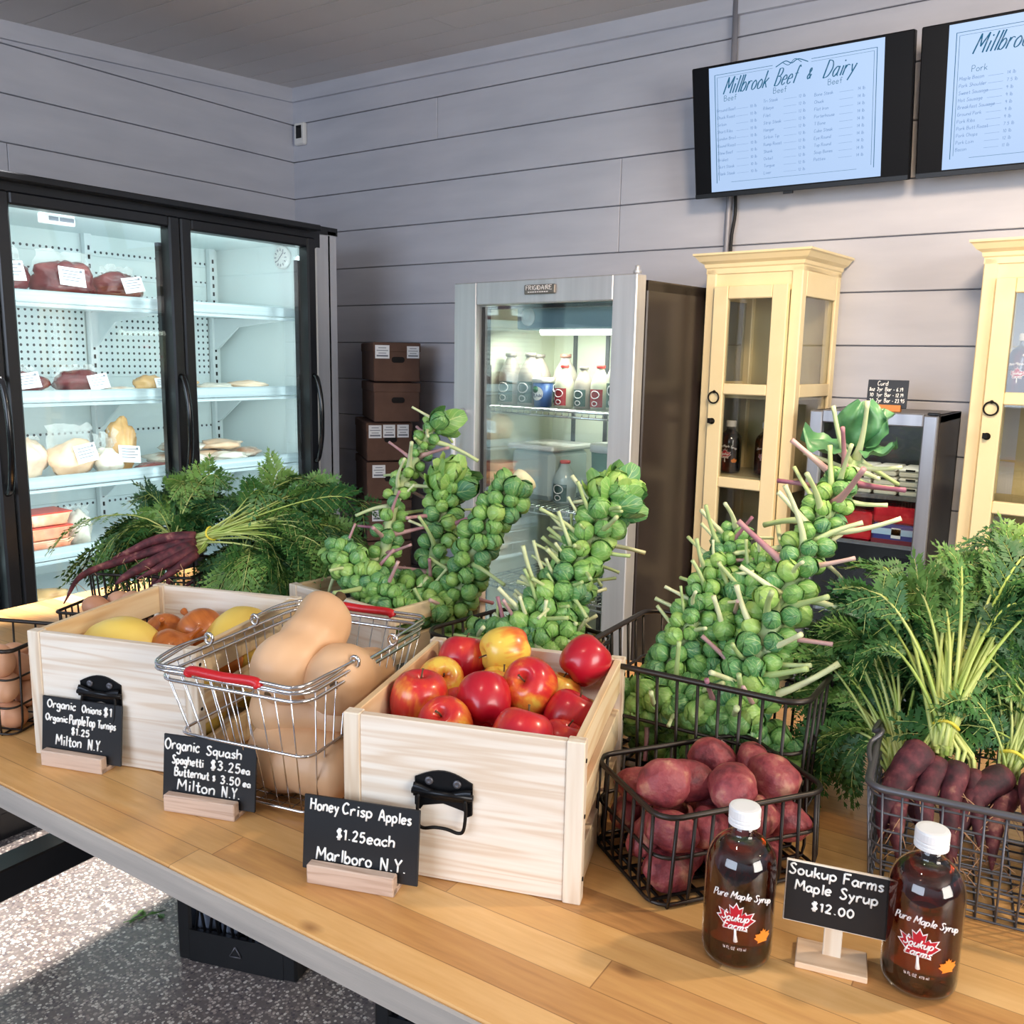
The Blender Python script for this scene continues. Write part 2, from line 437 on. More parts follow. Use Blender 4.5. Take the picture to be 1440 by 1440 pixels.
M_iron = plain('dark_iron', S(30, 27, 25), .45, .7)
M_pine = wood('pale_pine', S(242, 234, 222), S(218, 196, 172), 30, (1.0, 24, 24), .5)
M_pinev = wood('pale_pine_upright', S(240, 230, 214), S(212, 186, 156), 26, (20, 20, 1.0), .5)
M_piney = wood('pale_pine_side', S(240, 220, 184), S(218, 180, 132), 26, (14, 1.0, 14), .5)
M_blockwood = wood('sign_block_wood', S(212, 188, 170), S(184, 154, 134), 30, (2, 30, 30), .6)
M_standwood = wood('sign_stand_wood', S(236, 208, 178), S(214, 180, 146), 24, (2, 20, 20), .6)
M_board = noisy('chalkboard', [(.3, S(18, 20, 24)), (.75, S(28, 31, 36))], 5, 4, .42)
M_chalk = plain('chalk_marker', S(245, 245, 242), .7)
M_wire = plain('black_wire', S(58, 53, 50), .38, .7)
M_wiregrey = plain('grey_wire', S(100, 100, 106), .42, .6)
M_red = plain('red_grip', S(196, 28, 36), .35)
M_hard = plain('black_hardware', S(26, 27, 30), .3, .6)
M_milkcrate = plain('black_crate_plastic', S(16, 17, 20), .38)

def table_wood():
    m, nt, b = new('butcher_block')
    t = N(nt, 'ShaderNodeTexCoord'); sp = N(nt, 'ShaderNodeSeparateXYZ'); nt.links.new(t.outputs['Object'], sp.inputs[0])
    row = math_(nt, 'FLOOR', math_(nt, 'DIVIDE', sp.outputs['Y'], .052))
    wn1 = N(nt, 'ShaderNodeTexWhiteNoise'); wn1.noise_dimensions = '1D'; nt.links.new(row, wn1.inputs['W'])
    xx = math_(nt, 'ADD', math_(nt, 'DIVIDE', sp.outputs['X'], .62), math_(nt, 'MULTIPLY', wn1.outputs['Value'], 7.0))
    cell = math_(nt, 'FLOOR', xx)
    cb = N(nt, 'ShaderNodeCombineXYZ'); nt.links.new(cell, cb.inputs[0]); nt.links.new(row, cb.inputs[1])
    wn2 = N(nt, 'ShaderNodeTexWhiteNoise'); nt.links.new(cb.outputs[0], wn2.inputs['Vector'])
    ofs = N(nt, 'ShaderNodeVectorMath'); ofs.operation = 'ADD'
    sc = N(nt, 'ShaderNodeVectorMath'); sc.operation = 'SCALE'; sc.inputs['Scale'].default_value = 6.0
    nt.links.new(wn2.outputs['Color'], sc.inputs[0]); nt.links.new(t.outputs['Object'], ofs.inputs[0]); nt.links.new(sc.outputs[0], ofs.inputs[1])
    mp = N(nt, 'ShaderNodeMapping'); mp.inputs['Scale'].default_value = (2.2, 22, 22); nt.links.new(ofs.outputs[0], mp.inputs[0])
    n1 = N(nt, 'ShaderNodeTexNoise', Scale=1.5, Detail=3.0, Distortion=.6); nt.links.new(mp.outputs[0], n1.inputs['Vector'])
    n2 = N(nt, 'ShaderNodeTexNoise', Scale=7.0, Detail=6.0); nt.links.new(mp.outputs[0], n2.inputs['Vector'])
    f = math_(nt, 'ADD', math_(nt, 'MULTIPLY', wn2.outputs['Value'], .42), math_(nt, 'ADD', math_(nt, 'MULTIPLY', n1.outputs['Fac'], .42), math_(nt, 'MULTIPLY', n2.outputs['Fac'], .28)))
    col = ramp(nt, f, [(.26, S(230, 186, 126)), (.48, S(214, 165, 102)), (.68, S(194, 142, 86)), (.9, S(142, 98, 60))])
    # knots
    mk = N(nt, 'ShaderNodeMapping'); mk.inputs['Scale'].default_value = (3.2, 7.0, 1); nt.links.new(t.outputs['Object'], mk.inputs[0])
    vo = N(nt, 'ShaderNodeTexVoronoi', Scale=1.0); nt.links.new(mk.outputs[0], vo.inputs['Vector'])
    k = math_(nt, 'MINIMUM', math_(nt, 'MAXIMUM', math_(nt, 'MULTIPLY', math_(nt, 'SUBTRACT', .135, math_(nt, 'ADD', vo.outputs['Distance'], math_(nt, 'MULTIPLY', n1.outputs['Fac'], .12))), 16.0), 0.0), 1.0)
    mx = N(nt, 'ShaderNodeMixRGB'); mx.inputs[2].default_value = S(120, 72, 40); nt.links.new(math_(nt, 'MULTIPLY', k, .75), mx.inputs[0]); nt.links.new(col, mx.inputs[1])
    # thin glue lines between staves
    fr = math_(nt, 'FRACT', math_(nt, 'DIVIDE', sp.outputs['Y'], .052)); fx = math_(nt, 'FRACT', xx)
    ln = math_(nt, 'MAXIMUM', math_(nt, 'LESS_THAN', fr, .025), math_(nt, 'LESS_THAN', fx, .0025))
    m2 = N(nt, 'ShaderNodeMixRGB'); m2.inputs[2].default_value = S(120, 76, 42); nt.links.new(math_(nt, 'MULTIPLY', ln, .55), m2.inputs[0]); nt.links.new(mx.outputs[0], m2.inputs[1])
    nt.links.new(m2.outputs[0], b.inputs['Base Color']); b.inputs['Roughness'].default_value = .36
    return m
M_table = table_wood()
M_tableedge = noisy('grey_table_edge', [(.25, S(156, 148, 140)), (.55, S(176, 166, 156)), (.8, S(190, 180, 168))], 5, 6, .6, .25, 60, stretch=(.6, 6, 9))
def terrazzo():
    m, nt, b = new('terrazzo')
    c = coords(nt); v = N(nt, 'ShaderNodeTexVoronoi', Scale=130.0); nt.links.new(c, v.inputs['Vector'])
    sp = N(nt, 'ShaderNodeSeparateColor'); nt.links.new(v.outputs['Color'], sp.inputs[0])
    chips = ramp(nt, sp.outputs[0], [(0.0, S(94, 88, 92)), (.45, S(140, 130, 128)), (.7, S(178, 166, 158)), (.84, S(206, 196, 188)), (.95, S(226, 220, 212))])
    edge = math_(nt, 'GREATER_THAN', v.outputs['Distance'], .55)
    mx = N(nt, 'ShaderNodeMixRGB'); mx.inputs[2].default_value = S(120, 112, 110)
    nt.links.new(edge, mx.inputs[0]); nt.links.new(chips, mx.inputs[1]); nt.links.new(mx.outputs[0], b.inputs['Base Color'])
    b.inputs['Roughness'].default_value = .22; b.inputs['Specular IOR Level'].default_value = .6; return m
M_floor = terrazzo()
def pegboard():
    m, nt, b = new('perforated_panel')
    t = N(nt, 'ShaderNodeTexCoord'); sp = N(nt, 'ShaderNodeSeparateXYZ'); nt.links.new(t.outputs['Object'], sp.inputs[0])
    fy = math_(nt, 'SUBTRACT', math_(nt, 'FRACT', math_(nt, 'DIVIDE', sp.outputs['Y'], .0235)), .5)
    fz = math_(nt, 'SUBTRACT', math_(nt, 'FRACT', math_(nt, 'DIVIDE', sp.outputs['Z'], .0255)), .5)
    d = math_(nt, 'ADD', math_(nt, 'MULTIPLY', fy, fy), math_(nt, 'MULTIPLY', fz, fz))
    h = math_(nt, 'LESS_THAN', d, .04)
    mx = N(nt, 'ShaderNodeMixRGB'); mx.inputs[1].default_value = S(222, 232, 234); mx.inputs[2].default_value = S(40, 46, 52)
    nt.links.new(h, mx.inputs[0]); nt.links.new(mx.outputs[0], b.inputs['Base Color']); b.inputs['Roughness'].default_value = .45
    return m
M_peg = pegboard()
def mat_apple():
    m, nt, b = new('apple_skin')
    oi = N(nt, 'ShaderNodeObjectInfo'); c = coords(nt)
    n = N(nt, 'ShaderNodeTexNoise', Scale=16.0, Detail=2.0); n.noise_dimensions = '4D'; nt.links.new(c, n.inputs['Vector'])
    nt.links.new(math_(nt, 'MULTIPLY', oi.outputs['Random'], 60.0), n.inputs['W'])
    st = N(nt, 'ShaderNodeTexNoise', Scale=1.0, Detail=3.0); c2 = coords(nt, (150, 150, 14)); nt.links.new(c2, st.inputs['Vector'])
    sp = N(nt, 'ShaderNodeSeparateXYZ'); t = N(nt, 'ShaderNodeTexCoord'); nt.links.new(t.outputs['Object'], sp.inputs[0])
    f = math_(nt, 'ADD', n.outputs['Fac'], math_(nt, 'MULTIPLY', math_(nt, 'SUBTRACT', st.outputs['Fac'], .5), .22))
    f = math_(nt, 'ADD', f, math_(nt, 'MULTIPLY', math_(nt, 'SUBTRACT', oi.outputs['Random'], .5), .12))
    f = math_(nt, 'ADD', f, math_(nt, 'MULTIPLY', sp.outputs['Z'], 1.6))
    cc = N(nt, 'ShaderNodeSeparateColor'); nt.links.new(oi.outputs['Color'], cc.inputs[0]); f = math_(nt, 'ADD', f, math_(nt, 'SUBTRACT', cc.outputs[0], .5))
    nt.links.new(ramp(nt, f, [(.0, S(160, 14, 40)), (.50, S(190, 24, 44)), (.62, S(208, 56, 46)), (.71, S(228, 132, 52)), (.80, S(236, 200, 84))]), b.inputs['Base Color'])
    b.inputs['Roughness'].default_value = .28; b.inputs['Coat Weight'].default_value = .25; b.inputs['Coat Roughness'].default_value = .15
    return m
M_apple = mat_apple()
M_stem = plain('brown_stem', S(92, 70, 44), .8)
M_potato = noisy('red_potato_skin', [(.30, S(92, 36, 46)), (.45, S(140, 58, 66)), (.57, S(158, 78, 80)), (.70, S(188, 134, 112))], 46, 10, .55, .8, 120, per_object=.10, dist=.003)
M_squash = noisy('butternut_skin', [(.25, S(214, 164, 118)), (.6, S(224, 182, 142)), (.85, S(230, 198, 166))], 6, 4, .42, .12, 40, per_object=.1)
M_yellow = noisy('spaghetti_squash_skin', [(.3, S(240, 204, 84)), (.7, S(248, 220, 120))], 9, 3, .4, per_object=.1)
M_onion = noisy('onion_skin', [(.25, S(150, 74, 30)), (.5, S(196, 112, 50)), (.8, S(216, 140, 74))], 6, 4, .3, stretch=(9, 9, .8), Coat_Weight=.2)
M_egg = noisy('brown_egg', [(.3, S(204, 146, 112)), (.7, S(222, 172, 140))], 7, 3, .5, per_object=.5)
def mat_sprout():
    m, nt, b = new('sprout_leaf')
    uv = N(nt, 'ShaderNodeUVMap'); sp = N(nt, 'ShaderNodeSeparateXYZ'); nt.links.new(uv.outputs[0], sp.inputs[0])
    u = math_(nt, 'ABSOLUTE', math_(nt, 'SUBTRACT', sp.outputs['X'], .5))
    mid = math_(nt, 'LESS_THAN', u, math_(nt, 'MULTIPLY', math_(nt, 'SUBTRACT', 1.15, sp.outputs['Y']), .045))
    a = math_(nt, 'FRACT', math_(nt, 'SUBTRACT', math_(nt, 'MULTIPLY', sp.outputs['Y'], 5.0), math_(nt, 'MULTIPLY', u, 4.2)))
    side = math_(nt, 'LESS_THAN', a, .16)
    vein = math_(nt, 'MAXIMUM', mid, math_(nt, 'MULTIPLY', side, .55))
    oi = N(nt, 'ShaderNodeObjectInfo'); n = N(nt, 'ShaderNodeTexNoise', Scale=40.0, Detail=3.0); n.noise_dimensions = '4D'
    nt.links.new(coords(nt), n.inputs['Vector']); nt.links.new(math_(nt, 'MULTIPLY', oi.outputs['Random'], 30.0), n.inputs['W'])
    f = math_(nt, 'ADD', math_(nt, 'MULTIPLY', n.outputs['Fac'], .6), math_(nt, 'MULTIPLY', oi.outputs['Random'], .4))
    col = ramp(nt, f, [(.2, S(66, 120, 92)), (.40, S(90, 146, 84)), (.58, S(126, 174, 88)), (.78, S(170, 202, 108))])
    mx = N(nt, 'ShaderNodeMixRGB'); mx.inputs[2].default_value = S(176, 200, 136)
    nt.links.new(math_(nt, 'MULTIPLY', vein, .72), mx.inputs[0]); nt.links.new(col, mx.inputs[1])
    nt.links.new(mx.outputs[0], b.inputs['Base Color']); b.inputs['Roughness'].default_value = .42
    b.inputs['Subsurface Weight'].default_value = 0.0
    return m
M_sprout = mat_sprout()
M_stalk = noisy('sprout_stalk', [(.3, S(132, 160, 104)), (.7, S(176, 190, 140))], 14, 4, .55)
M_lstem = noisy('pale_leaf_stem', [(.3, S(170, 192, 128)), (.7, S(216, 222, 178))], 9, 3, .45, per_object=.5)
M_pstem = noisy('purple_leaf_stem', [(.3, S(150, 92, 112)), (.7, S(212, 178, 170))], 12, 3, .45, per_object=.4)
M_cut = plain('cut_stem_end', S(226, 224, 186), .6)
M_headleaf = noisy('collar_leaf', [(.3, S(54, 108, 58)), (.7, S(96, 142, 84))], 14, 4, .4, .3, 60)
M_carrot = noisy('purple_carrot_skin', [(.3, S(44, 22, 30)), (.47, S(80, 34, 44)), (.6, S(108, 50, 58)), (.72, S(158, 112, 98))], 60, 10, .7, .9, 130, stretch=(1, 1, 1), per_object=.12, dist=.0012)
M_root = plain('rootlet', S(186, 146, 112), .7)
M_frond = noisy('carrot_top', [(.25, S(40, 84, 46)), (.5, S(64, 112, 54)), (.8, S(118, 158, 76))], 9, 3, .5, per_object=.45)
M_petiole = noisy('carrot_leaf_stalk', [(.3, S(160, 184, 84)), (.7, S(208, 216, 136))], 12, 3, .45, per_object=.3)
M_tie = plain('yellow_tie', S(226, 210, 70), .5)
M_meat = noisy('vacuum_packed_beef', [(.3, S(84, 26, 32)), (.52, S(112, 44, 46)), (.66, S(140, 76, 70)), (.78, S(196, 160, 146))], 18, 5, .16, .5, 30, per_object=.2, dist=.004)
M_poultry = noisy('packed_poultry', [(.3, S(222, 184, 152)), (.6, S(236, 214, 188)), (.85, S(214, 150, 124))], 10, 4, .2, .5, 26, per_object=.3, dist=.004)
M_palepack = noisy('pale_vacuum_pack', [(.25, S(206, 200, 186)), (.55, S(228, 222, 208)), (.75, S(190, 150, 124))], 16, 5, .2, .5, 30, per_object=.3, dist=.004)
M_tanpack = noisy('smoked_pack', [(.3, S(190, 140, 84)), (.7, S(226, 186, 130))], 12, 4, .2, .4, 30, dist=.003)
M_orange = noisy('orange_meat_tray', [(.3, S(226, 104, 74)), (.6, S(240, 160, 124)), (.8, S(250, 212, 186))], 18, 4, .3, .3, 40, per_object=.3)
def mat_syrup():
    m, nt, b = new('maple_syrup')
    b.inputs['Base Color'].default_value = (.22, .022, .004, 1); b.inputs['Roughness'].default_value = .02
    b.inputs['Transmission Weight'].default_value = 1.0; b.inputs['IOR'].default_value = 1.42
    return m
M_syrup = mat_syrup()
M_bottle = pane('clear_bottle_glass', (.97, .98, .97, 1), .02, .75)
M_cap = plain('white_metal_cap', S(236, 238, 240), .3)
M_leafred = plain('red_print', S(186, 26, 46), .4)
M_printwhite = plain('white_print', S(244, 240, 240), .45)
M_orangelabel = plain('orange_sticker', S(238, 140, 44), .5)

M_crown = noisy('crown_leaf_green', [(.3, S(58, 112, 74)), (.7, S(92, 146, 98))], 22, 4, .4, .3, 60)
M_steeldark = noisy('satin_steel_frame', [(.3, (.30, .31, .34, 1)), (.7, (.40, .41, .44, 1))], 30, 2, .34, 0, stretch=(1, 1, .05), metal=.7)
# ---------------------------------------------------------------- the room
BY, LX, TZ = 3.07, -3.5, .86
def ceil_z(x, y): return 2.742+.065*(y-3.07)-.015*(x+3.5)
GROOVES = [2.58-.17*k for k in range(16)]
def planked(name, axis, a0, a1, seams=()):
    mb = MB(); zs = [3.0]+[g for g in GROOVES if g > .05]+[0.0]
    for i in range(len(zs)-1):
        z1, z0 = zs[i], zs[i+1]; cuts = [a0]+[s for s, lo, hi in seams if lo < (z0+z1)/2 < hi]+[a1]
        for j in range(len(cuts)-1):
            b0, b1 = cuts[j]+.001, cuts[j+1]-.001
            if axis == 'x': mb.box(((b0+b1)/2, BY+.009, (z0+z1)/2), (b1-b0, .018, z1-z0-.004), 0, None, .002)
            else: mb.box((LX-.009, (b0+b1)/2, (z0+z1)/2), (.018, b1-b0, z1-z0-.004), 0, None, .002)
    if axis == 'x': mb.box(((a0+a1)/2, BY+.04, 1.5), (a1-a0, .05, 3.0), 1)
    else: mb.box((LX-.04, (a0+a1)/2, 1.5), (.05, a1-a0, 3.0), 1)
    return tag(mb.build(name, [M_wall, M_wall_gap]), kind='structure')
planked('wall_back', 'x', LX-.02, 2.7, [(-1.706, 1.89, 2.24), (.62, 1.3, 1.7), (-2.6, 2.4, 2.5)])
planked('wall_left', 'y', -1.6, BY+.02, [(1.72, 1.9, 2.2), (.4, 2.2, 2.4)])
mb = MB()
for k in range(30):                                     # ceiling boards run along the back wall
    y1 = BY+.05-.165*k; y0 = y1-.159
    if y0 < -1.7: break
    cuts = [LX-.05, LX+.9+((k*1.37) % 2.4), LX+.9+((k*1.37) % 2.4)+2.6, 2.75]
    for c in range(3):
        x0, x1 = cuts[c]+.001, cuts[c+1]-.001
        vs = [(x, y, ceil_z(x, y)+dz) for dz in (0, .02) for x, y in ((x0, y0), (x1, y0), (x1, y1), (x0, y1))]
        mb.add(vs, [(0, 3, 2, 1), (4, 5, 6, 7), (0, 1, 5, 4), (1, 2, 6, 5), (2, 3, 7, 6), (3, 0, 4, 7)], 0)
vs = [(x, y, ceil_z(x, y)+dz) for dz in (.021, .06) for x, y in ((LX-.05, -1.7), (2.75, -1.7), (2.75, BY+.05), (LX-.05, BY+.05))]
mb.add(vs, [(0, 3, 2, 1), (4, 5, 6, 7), (0, 1, 5, 4), (1, 2, 6, 5), (2, 3, 7, 6), (3, 0, 4, 7)], 1)
tag(mb.build('ceiling', [M_ceil, M_gap]), kind='structure')
def strip(name, p, q, off, drop):
    mb = MB(); vs = []
    for x, y in (p, q):
        z = ceil_z(x, y)
        for dx, dz in ((0, 0), (off, 0), (off, -drop), (0, -drop)):
            ox, oy = (dx, 0) if p[0] == q[0] else (0, -dx)
            vs.append((x+ox, y+oy, z+dz))
    mb.add(vs, [(0, 1, 5, 4), (1, 2, 6, 5), (2, 3, 7, 6), (3, 0, 4, 7), (0, 3, 2, 1), (4, 5, 6, 7)], 0)
    tag(mb.build(name, [M_wall]), kind='structure')
strip('trim_1', (LX, -1.6), (LX, BY), .018, .062)
strip('trim_2', (LX, BY), (2.7, BY), .018, .062)
mb = MB(); mb.box((-.4, .75, -.03), (6.3, 4.75, .06)); tag(mb.build('floor', [M_floor]), kind='structure')

# small things on the walls
t = thing('thermostat', 'small white wall sensor with a black window near the room corner', 'thermostat', (-3.435, BY-.001, 2.53))
mb = MB(); mb.box((0, -.012, 0), (.07, .024, .10), 0, None, .006); mb.build('housing', M_white, t)
mb = MB(); mb.box((.001, -.025, .008), (.036, .003, .058), 0, None, .001); mb.build('display', M_blackgloss, t)
mb = MB(); mb.tube([(-1.285, 3.056, 2.72), (-1.28, 3.056, 2.4), (-1.27, 3.056, 2.05), (-1.272, 3.056, 1.0)], .010, 10)
o = tag(mb.build('conduit', plain('grey_conduit', S(150, 150, 158), .4, .2)), 'grey metal conduit running up the back wall behind the screen', 'conduit')
mb = MB(); mb.tube(catmull([(-1.25, 3.055, 2.1), (-1.243, 3.05, 2.0), (-1.252, 3.05, 1.9), (-1.25, 3.054, 1.6)], 5), .006, 8)
tag(mb.build('power_cable', M_rubber), 'black cable hanging beside the conduit under the beef menu screen', 'cable')

# ---------------------------------------------------------------- menu screens
def tv(loc, label, name_lines, sx0, sx1, title, headings, rows):
    a = math.radians(11.4)
    t = thing('menu_screen', label, 'television', loc, 0, 'menu screens on the back wall'); t.rotation_euler = (a, 0, 0)
    w, h = .68, .403
    mb = MB(); mb.box((w/2, .018, h/2), (w, .030, h), 0, None, .003); mb.box((w/2, .05, h*.45), (w*.6, .04, h*.5), 0, None, .01)
    mb.build('casing', M_tvcase, t)
    mb = MB(); mb.box((w/2, .002, .0075), (w-.004, .006, .013), 0); mb.box((w*.47, .0, -.004), (.03, .01, .008), 0); mb.build('lower_bezel', M_black, t)
    mb = MB(); mb.box(((sx0+sx1)/2, .0018, .2065), (sx1-sx0, .002, .377)); mb.build('screen', M_screen, t)
    mb = MB(); f = lambda u, v: V((u, -.0002, v))
    x0, x1, z0, z1 = sx0+.02, sx1-.02, .045, .372
    for d, r in ((0, .0011), (.008, .0006)):
        mb.tube([f(x0+d, z0+d), f(x0+d, z1-d)], r, 4); mb.tube([f(x1-d, z0+d), f(x1-d, z1-d)], r, 4)
        mid = (x0+x1)/2
        mb.tube([f(x0+d, z1-d), f(mid-.06, z1-d)], r*.8, 4); mb.tube([f(mid+.06, z1-d), f(x1-d, z1-d)], r*.8, 4)
    mb.tube([f(x0+.05, z0), f(x1-.05, z0)], .0006, 4)
    mid = (x0+x1)/2
    mb.tube([f(mid+q.x, z1+q.y) for q in catmull([(-.05, -.006, 0), (-.02, .006, 0), (0, -.002, 0), (.02, .006, 0), (.05, -.006, 0)], 6)], .0014, 5)
    mb.tube([f(mid+q.x, z1+q.y) for q in catmull([(-.03, .004, 0), (-.01, -.006, 0), (.01, .008, 0), (.03, -.004, 0)], 6)], .001, 5)
    for s, x, x2, y, size in title: write(mb, s, x, y, size, f, .0010, 0, .42, 6, 0, wscale=(x2-x)/(text_w(s, size)+.3*size), weight=1.1)
    for s, x, y in headings: write(mb, s, x, y, .016, f, .0007, 0, .05, 4)
    mb.build('heading', M_screenink, t)
    mb = MB(); col = None
    for s, x, y, pr, lx0, lx1, px in rows+[(None,)*7]:
        if col is not None and x != col: mb.build('price_column', M_screenfaint, t); mb = MB()
        col = x
        if s is None: break
        write(mb, s, x, y, .0088, f, .00055, 0, .1, 4); write(mb, pr, px, y, .0088, f, .0005, 0, .1, 4)
        mb.tube([f(lx0, y+.002), f(lx1, y+.002)], .0004, 4)
    mb = MB(); mb.box((w/2, .078, h*.45), (.2, .035, .12), 0); mb.build('wall_bracket', M_black, t)
    return t
c1 = ['Ground Beef', 'Chuck Roast', 'Sirloin', 'Short Ribs', 'London Broil', 'Round Roast', 'Stew Beef', 'Brisket', 'Skirt Steak', 'Flank Steak']
c2 = ['Tri Steak', 'Ribeye', 'Filet', 'Strip Steak', 'Hanger', 'Sirloin Tip', 'Rump Roast', 'Shank', 'Oxtail', 'Tongue', 'Liver']
c3 = ['Bone Steak', 'Chuck', 'Flat Iron', 'Porterhouse', 'T Bone', 'Cube Steak', 'Eye Round', 'Top Round', 'Soup Bones', 'Patties']
rows = []
for k, s in enumerate(c1): rows.append((s, .085, .262-.0215*k, '10 lb', .150, .190, .197))
for k, s in enumerate(c2): rows.append((s, .240, .270-.0212*k, '12 lb', .305, .345, .352))
for k, s in enumerate(c3): rows.append((s, .400, .266-.0205*k, '14 lb', .475, .515, .528))
tv((-1.346, 2.945, 2.043), 'wall screen showing the beef and dairy price menu, above the left cream cabinet', None, .060, .600,
   [('Millbrook', .108, .262, .313, .047), ('Beef', .275, .352, .313, .047), ('&', .375, .395, .318, .030), ('Dairy', .425, .530, .313, .047)],
   [('Beef', .110, .292), ('Beef', .272, .292), ('Beef', .440, .292)], rows)
rows = []
for k, (s, p) in enumerate([('Maple Bacon', '14 lb'), ('Pork Shoulder', '7.5 lb'), ('Sweet Sausage', '9 lb'), ('Hot Sausage', '9 lb'), ('Breakfast Sausage', '9 lb'), ('Ground Pork', '9 lb'),
                             ('Pork Ribs', '9 lb'), ('Pork Butt Roast', '7.5 lb'), ('Pork Chops', '10 lb'), ('Pork Loin', '12 lb'), ('Bacon', '11 lb')]):
    rows.append((s, .105, .250-.0185*k, p, .178, .215, .224))
tv((-.648, 2.945, 2.043), 'wall screen showing the pork price menu, above the right cream cabinet', None, .072, .612,
   [('Millbrook', .135, .300, .313, .047), ('Pork', .33, .42, .313, .047)], [('Pork', .135, .268)], rows)

# ---------------------------------------------------------------- tall glass-door merchandiser on the left wall
FX = -2.71
mz = thing('glass_door_fridge', 'tall black glass-door meat fridge along the left wall', 'fridge', (-3.1, 1.6, 0))
def L(x, y, z): return (x+3.1, y-1.6, z)
mb = MB(); y0, y1 = .66, 2.63
mb.box(L(-3.115, 1.645, 1.985), (.73, 1.97, .03)); mb.box(L(-3.465, 1.645, .99), (.03, 1.97, 1.98)); mb.box(L(-3.115, .675, .99), (.73, .03, 1.98))
mb.box(L(-3.115, 1.645, .07), (.73, 1.97, .14))
mb.box(L(-2.772, 1.60, 1.953), (.045, 1.88, .085), 0, None, .006); mb.box(L(-2.74, 1.585, 1.985), (.07, 1.84, .022), 0, None, .004)
mb.build('cabinet_shell', M_black, mz)
mb = MB(); mb.box(L(-3.10, 2.60, 1.0), (.70, .055, 1.98), 0, None, .006); mb.box(L(-2.775, 2.552, 1.0), (.05, .11, 1.975), 0, None, .02); mb.build('end_panel', M_steel, mz)
mb = MB()
mb.box(L(-3.40, 1.6, 1.05), (.02, 1.86, 1.8)); mb.box(L(-3.09, 2.535, 1.05), (.62, .02, 1.8)); mb.box(L(-3.09, .70, 1.05), (.62, .02, 1.8))
mb.box(L(-3.09, 1.6, 1.945), (.62, 1.86, .015)); mb.box(L(-3.09, 1.6, .15), (.62, 1.86, .02)); mb.build('liner', M_cooler, mz)
mb = MB()
for a, b in ((.72, 1.31), (1.345, 1.905), (1.945, 2.46)):
    for z0, z1 in ((1.40, 1.655), (1.70, 1.72), (1.78, 1.80), (1.30, 1.325), (1.17, 1.19), (.99, 1.01), (.9, .92), (1.86, 1.88)):
        mb.box(L(-3.385, (a+b)/2, (z0+z1)/2), (.006, b-a, z1-z0))
mb.build('perforated_panel', M_peg, mz)
mb = MB()
for y in (1.327, 1.925, 2.48): mb.box(L(-3.372, y, 1.05), (.026, .028, 1.78))
mb.build('shelf_upright', M_shelf, mz)
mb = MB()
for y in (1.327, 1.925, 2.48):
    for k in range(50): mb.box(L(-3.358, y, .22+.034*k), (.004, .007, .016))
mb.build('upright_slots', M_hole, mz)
SHELF = [1.682, 1.372, 1.098, .862, .68]
for z in SHELF:
    mb = MB(); mb.box(L(-3.11, 1.6, z-.028), (.50, 1.80, .014)); sh = mb.build('shelf', M_shelf, mz)
    mb = MB(); mb.box(L(-2.868, 1.6, z-.018), (.018, 1.80, .038), 0, None, .003); mb.box(L(-2.872, 1.6, z-.045), (.02, 1.80, .01), 0); mb.build('price_rail', M_lip, sh)
    mb = MB()
    for y in (1.327, 1.925, 2.48):
        P = [(-3.36, z-.036), (-2.92, z-.036), (-2.92, z-.05), (-3.2, z-.075), (-3.33, z-.16), (-3.36, z-.17)]
        vs = [L(p[0], y-.004+d, p[1]) for d in (0, .008) for p in P]; n = len(P)
        mb.add(vs, [tuple(range(n)), tuple(range(n, 2*n))[::-1]]+[(i, n+i, n+(i+1) % n, (i+1) % n) for i in range(n)])
    mb.build('shelf_bracket', M_shelf, sh)
for i, (a, b) in enumerate(((.686, 1.282), (1.284, 1.879), (1.881, 2.478))):
    mb = MB(); z0, z1 = .10, 1.945
    for c, d in (((FX-.028, a+.021, (z0+z1)/2), (.055, .042, z1-z0)), ((FX-.028, b-.021, (z0+z1)/2), (.055, .042, z1-z0)),
                 ((FX-.028, (a+b)/2, z1-.019), (.055, b-a-.084, .038)), ((FX-.028, (a+b)/2, z0+.05), (.055, b-a-.084, .10))):
        mb.box(L(*c), d, 0, None, .006)
    for y in (a+.047, b-.047): mb.box(L(FX-.06, y, 1.0), (.02, .012, 1.72), 0)
    dr = mb.build('door', M_black, mz)
    mb = MB(); mb.box(L(FX-.03, (a+b)/2, (z0+z1)/2+.03), (.006, b-a-.08, z1-z0-.13)); mb.build('glass_pane', M_glass, dr)
    mb = MB(); y = b-.022
    mb.tube(catmull([L(FX-.004, y, 1.42), L(FX+.018, y, 1.405), L(FX+.036, y, 1.33), L(FX+.040, y, 1.25), L(FX+.036, y, 1.17), L(FX+.018, y, 1.095), L(FX-.004, y, 1.08)], 6), .0095, 10)
    mb.build('handle', M_blackgloss, dr)
for y in (1.278, 1.874, 2.47):
    mb = MB(); mb.tube([L(-2.80, y, .25), L(-2.80, y, 1.88)], .008, 8); mb.build('led_tube', M_led, mz)
mb = MB(); mb.tube([L(-2.83, .75, 1.925), L(-2.83, 2.45, 1.925)], .007, 8); mb.build('led_tube', M_led, mz)
mb = MB(); mb.lathe([(.045, 0), (.045, .012), (.04, .016)], 32, 0, T(*L(-2.95, 2.522, 1.886)) @ RX(PI/2)); di = mb.build('thermometer_dial', M_white, mz)
mb = MB()
for k in range(12):
    a = 2*PI*k/12; mb.box((0, 0, 0), (.004, .002, .010), 0, T(*L(-2.95+.031*math.cos(a), 2.504, 1.886+.031*math.sin(a))) @ RY(-a+PI/2))
mb.box((0, 0, 0), (.003, .002, .05), 0, T(*L(-2.95, 2.504, 1.89)) @ RY(.8)); mb.build('dial_marks', M_ink, di)
